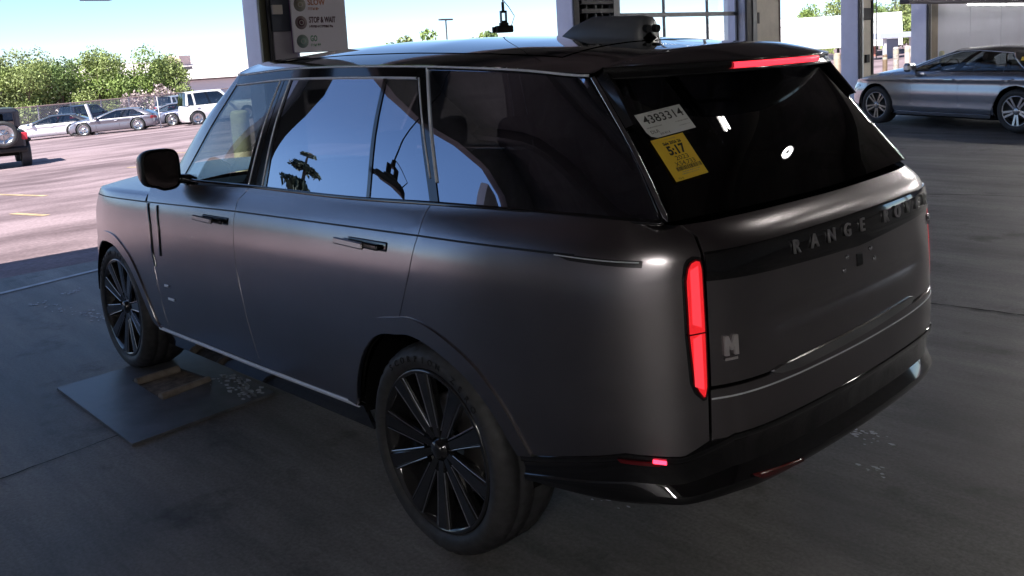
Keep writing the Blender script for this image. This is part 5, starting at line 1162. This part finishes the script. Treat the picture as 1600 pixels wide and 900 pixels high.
# white roofed building with brick piers outside the right-hand bays
wb_ = thing('white_roofed_building', 'long low white roofed open building with red brick piers beyond the right hand bays', 'building')
wroof = mat('white_metal_roof', (.78, .78, .78), .5); brick = mat('red_brick', (.40, .17, .13), .8, noise=.25, nscale=6); wwall = mat('white_wall', (.72, .70, .68), .7)
def quad(q, a, b, c, d, t=.12):
    a, b, c, d = map(Vector, (a, b, c, d)); n = (b - a).cross(d - a).normalized() * t
    q.add([a, b, c, d, a - n, b - n, c - n, d - n], [(0, 1, 2, 3), (7, 6, 5, 4), (0, 4, 5, 1), (1, 5, 6, 2), (2, 6, 7, 3), (3, 7, 4, 0)])
E0, E1 = Vector((33.2, -43.0, 1.75)), Vector((20.2, -48.6, 1.75)); back = Vector((5.6, -12.5, 0)).normalized()
q = MB(); quad(q, E0, E1, E1 + back * 11 + Vector((0, 0, 1.55)), E0 + back * 11 + Vector((0, 0, 1.55))); q.build('roof', wroof, wb_)
q = MB(); d_ = (E1 - E0).normalized()
for k in range(1, 9):
    a = E0 + (E1 - E0) * (k / 9); quad(q, a + Vector((0, 0, .03)), a + d_ * .05 + Vector((0, 0, .03)), a + d_ * .05 + back * 11 + Vector((0, 0, 1.58)), a + back * 11 + Vector((0, 0, 1.58)), .05)
q.build('roof_seam', wroof, wb_)
q = MB(); quad(q, E0 - back * .02 + Vector((0, 0, -.55)), E1 - back * .02 + Vector((0, 0, -.55)), E1 - back * .02 + Vector((0, 0, .05)), E0 - back * .02 + Vector((0, 0, .05)), .1); q.build('fascia', wroof, wb_)
q = MB(); a = E0 + back * 5.5 + Vector((0, 0, .86)); b = E1 + back * 5.5 + Vector((0, 0, .86)); quad(q, a, b, b + Vector((0, 0, .06)), a + Vector((0, 0, .06)), .03); q.build('roof_joint', mat('grey_joint', (.25, .24, .24), .7), wb_)
for f_, w_, m_ in ((.28, .45, brick), (.47, .5, mat('brown_brick', (.22, .14, .13), .8, noise=.2, nscale=6)), (.02, .5, brick), (.86, 1.1, brick)):
    p = E0 + (E1 - E0) * f_ + back * .6; q = MB(); gzv = gzf(p.x, p.y) - .3
    M = Matrix.Translation((p.x, p.y, 0)) @ Matrix.Rotation(math.atan2(d_.y, d_.x), 4, 'Z')
    nrow = 9; hh = (1.25 - gzv) / nrow
    for r_ in range(nrow): q.box((-w_ / 2 + .004 * (r_ % 2), -.25, gzv + r_ * hh + .006), (w_ / 2 + .004 * (r_ % 2), .25, gzv + (r_ + 1) * hh - .006), 0, M)
    q.box((-w_ / 2 + .01, -.24, gzv), (w_ / 2 - .01, .24, 1.26), 0, M); q.build('brick_pier', m_, wb_)
p = E0 + back * 1.0; q = MB(); quad(q, E0 + back * 1.2 + Vector((0, 0, -1.6)), E0 + (E1 - E0) * .82 + back * 1.2 + Vector((0, 0, -1.6)), E0 + (E1 - E0) * .82 + back * 1.2 + Vector((0, 0, -.95)), E0 + back * 1.2 + Vector((0, 0, -.95)), .2); q.build('low_wall', wwall, wb_)
cn = thing('flat_canopy', 'flat pale canopy on white posts at the right of the white roofed building', 'canopy', (18.3, -41.6, 0))
cm = mat('pale_canopy', (.50, .55, .68), .5); M = Matrix.Rotation(math.atan2(-1.6, -1.4) + .25, 4, 'Z')
MB().box((-.1, -.2, 1.62), (4.5, 2.6, 1.90), .02, M).build('canopy_roof', cm, cn)
for x, y in ((.35, .0), (2.0, .1), (4.2, .0), (.3, 2.4), (4.2, 2.4)): MB().box((x - .07, y - .07, .3), (x + .07, y + .07, 1.62), .01, M).build('post', wwall, cn)
MB().box((1.3, 1.0, .4), (2.0, 1.4, 1.6), .03, M).build('kiosk_panel', mat('blue_grey_panel', (.30, .36, .48), .5), cn)

# long white building at the left skyline, and the wooded hill
lw = thing('white_warehouse', 'long white flat roofed building beyond the fence at the left of the dark car', 'building', (107, -40, gzf(107, -40)))
wh = mat('warehouse_white', (.85, .76, .74), .7); M = Matrix.Rotation(R(-62), 4, 'Z'); z0 = -gzf(107, -40)
MB().box((0, 0, -1), (34, 22, 1.0 + z0), 0, M).build('wall', wh, lw)
q = MB(); q.add([tuple(M @ Vector(p)) for p in ((-.4, -.6, 1.0 + z0), (34.4, -.6, 1.0 + z0), (34.4, 11, 3.6 + z0), (-.4, 11, 3.6 + z0), (34.4, 22.6, 1.0 + z0), (-.4, 22.6, 1.0 + z0))], [(0, 1, 2, 3), (3, 2, 4, 5), (0, 3, 5), (1, 4, 2)]); q.build('roof', wh, lw)
MB().box((-.5, -.75, .85 + z0), (34.5, -.62, 1.05 + z0), 0, M).build('gutter', mat('brown_gutter', (.22, .14, .11), .7), lw)
MB().box((14, 8, 2.4 + z0), (16.4, 10, 4.3 + z0), .02, M).build('roof_unit', mat('pink_unit', (.55, .42, .40), .7), lw)
MB().box((9, 5.5, 2.2 + z0), (13.5, 5.7, 2.75 + z0), 0, M).build('roof_step', mat('grey_step', (.14, .12, .13), .7), lw)
xs = np.linspace(0, 1, 160); rows = []
P = np.stack([430 - 90 * xs + 0 * xs, 300 - 1050 * xs], 1)
hz = np.array([7.0 + 5 * math.sin(k * .045) + rnd.uniform(-.6, .6) + 1.2 * math.sin(k * .5) for k in range(160)])
for d_, f_ in ((0, -9.), (25, .45), (60, 1.0), (120, .7), (260, -8)):
    z = hz * f_ if f_ > 0 else np.full(160, f_); rows.append(np.stack([P[:, 0] + d_, P[:, 1] - d_ * .2, z + np.array([rnd.uniform(-.35, .35) for _ in range(160)])], 1))
tag(grid_mesh('wooded_hill', np.array(rows), mat('hill_green', (.035, .055, .045), .9, noise=.4, nscale=.15)), kind='structure')
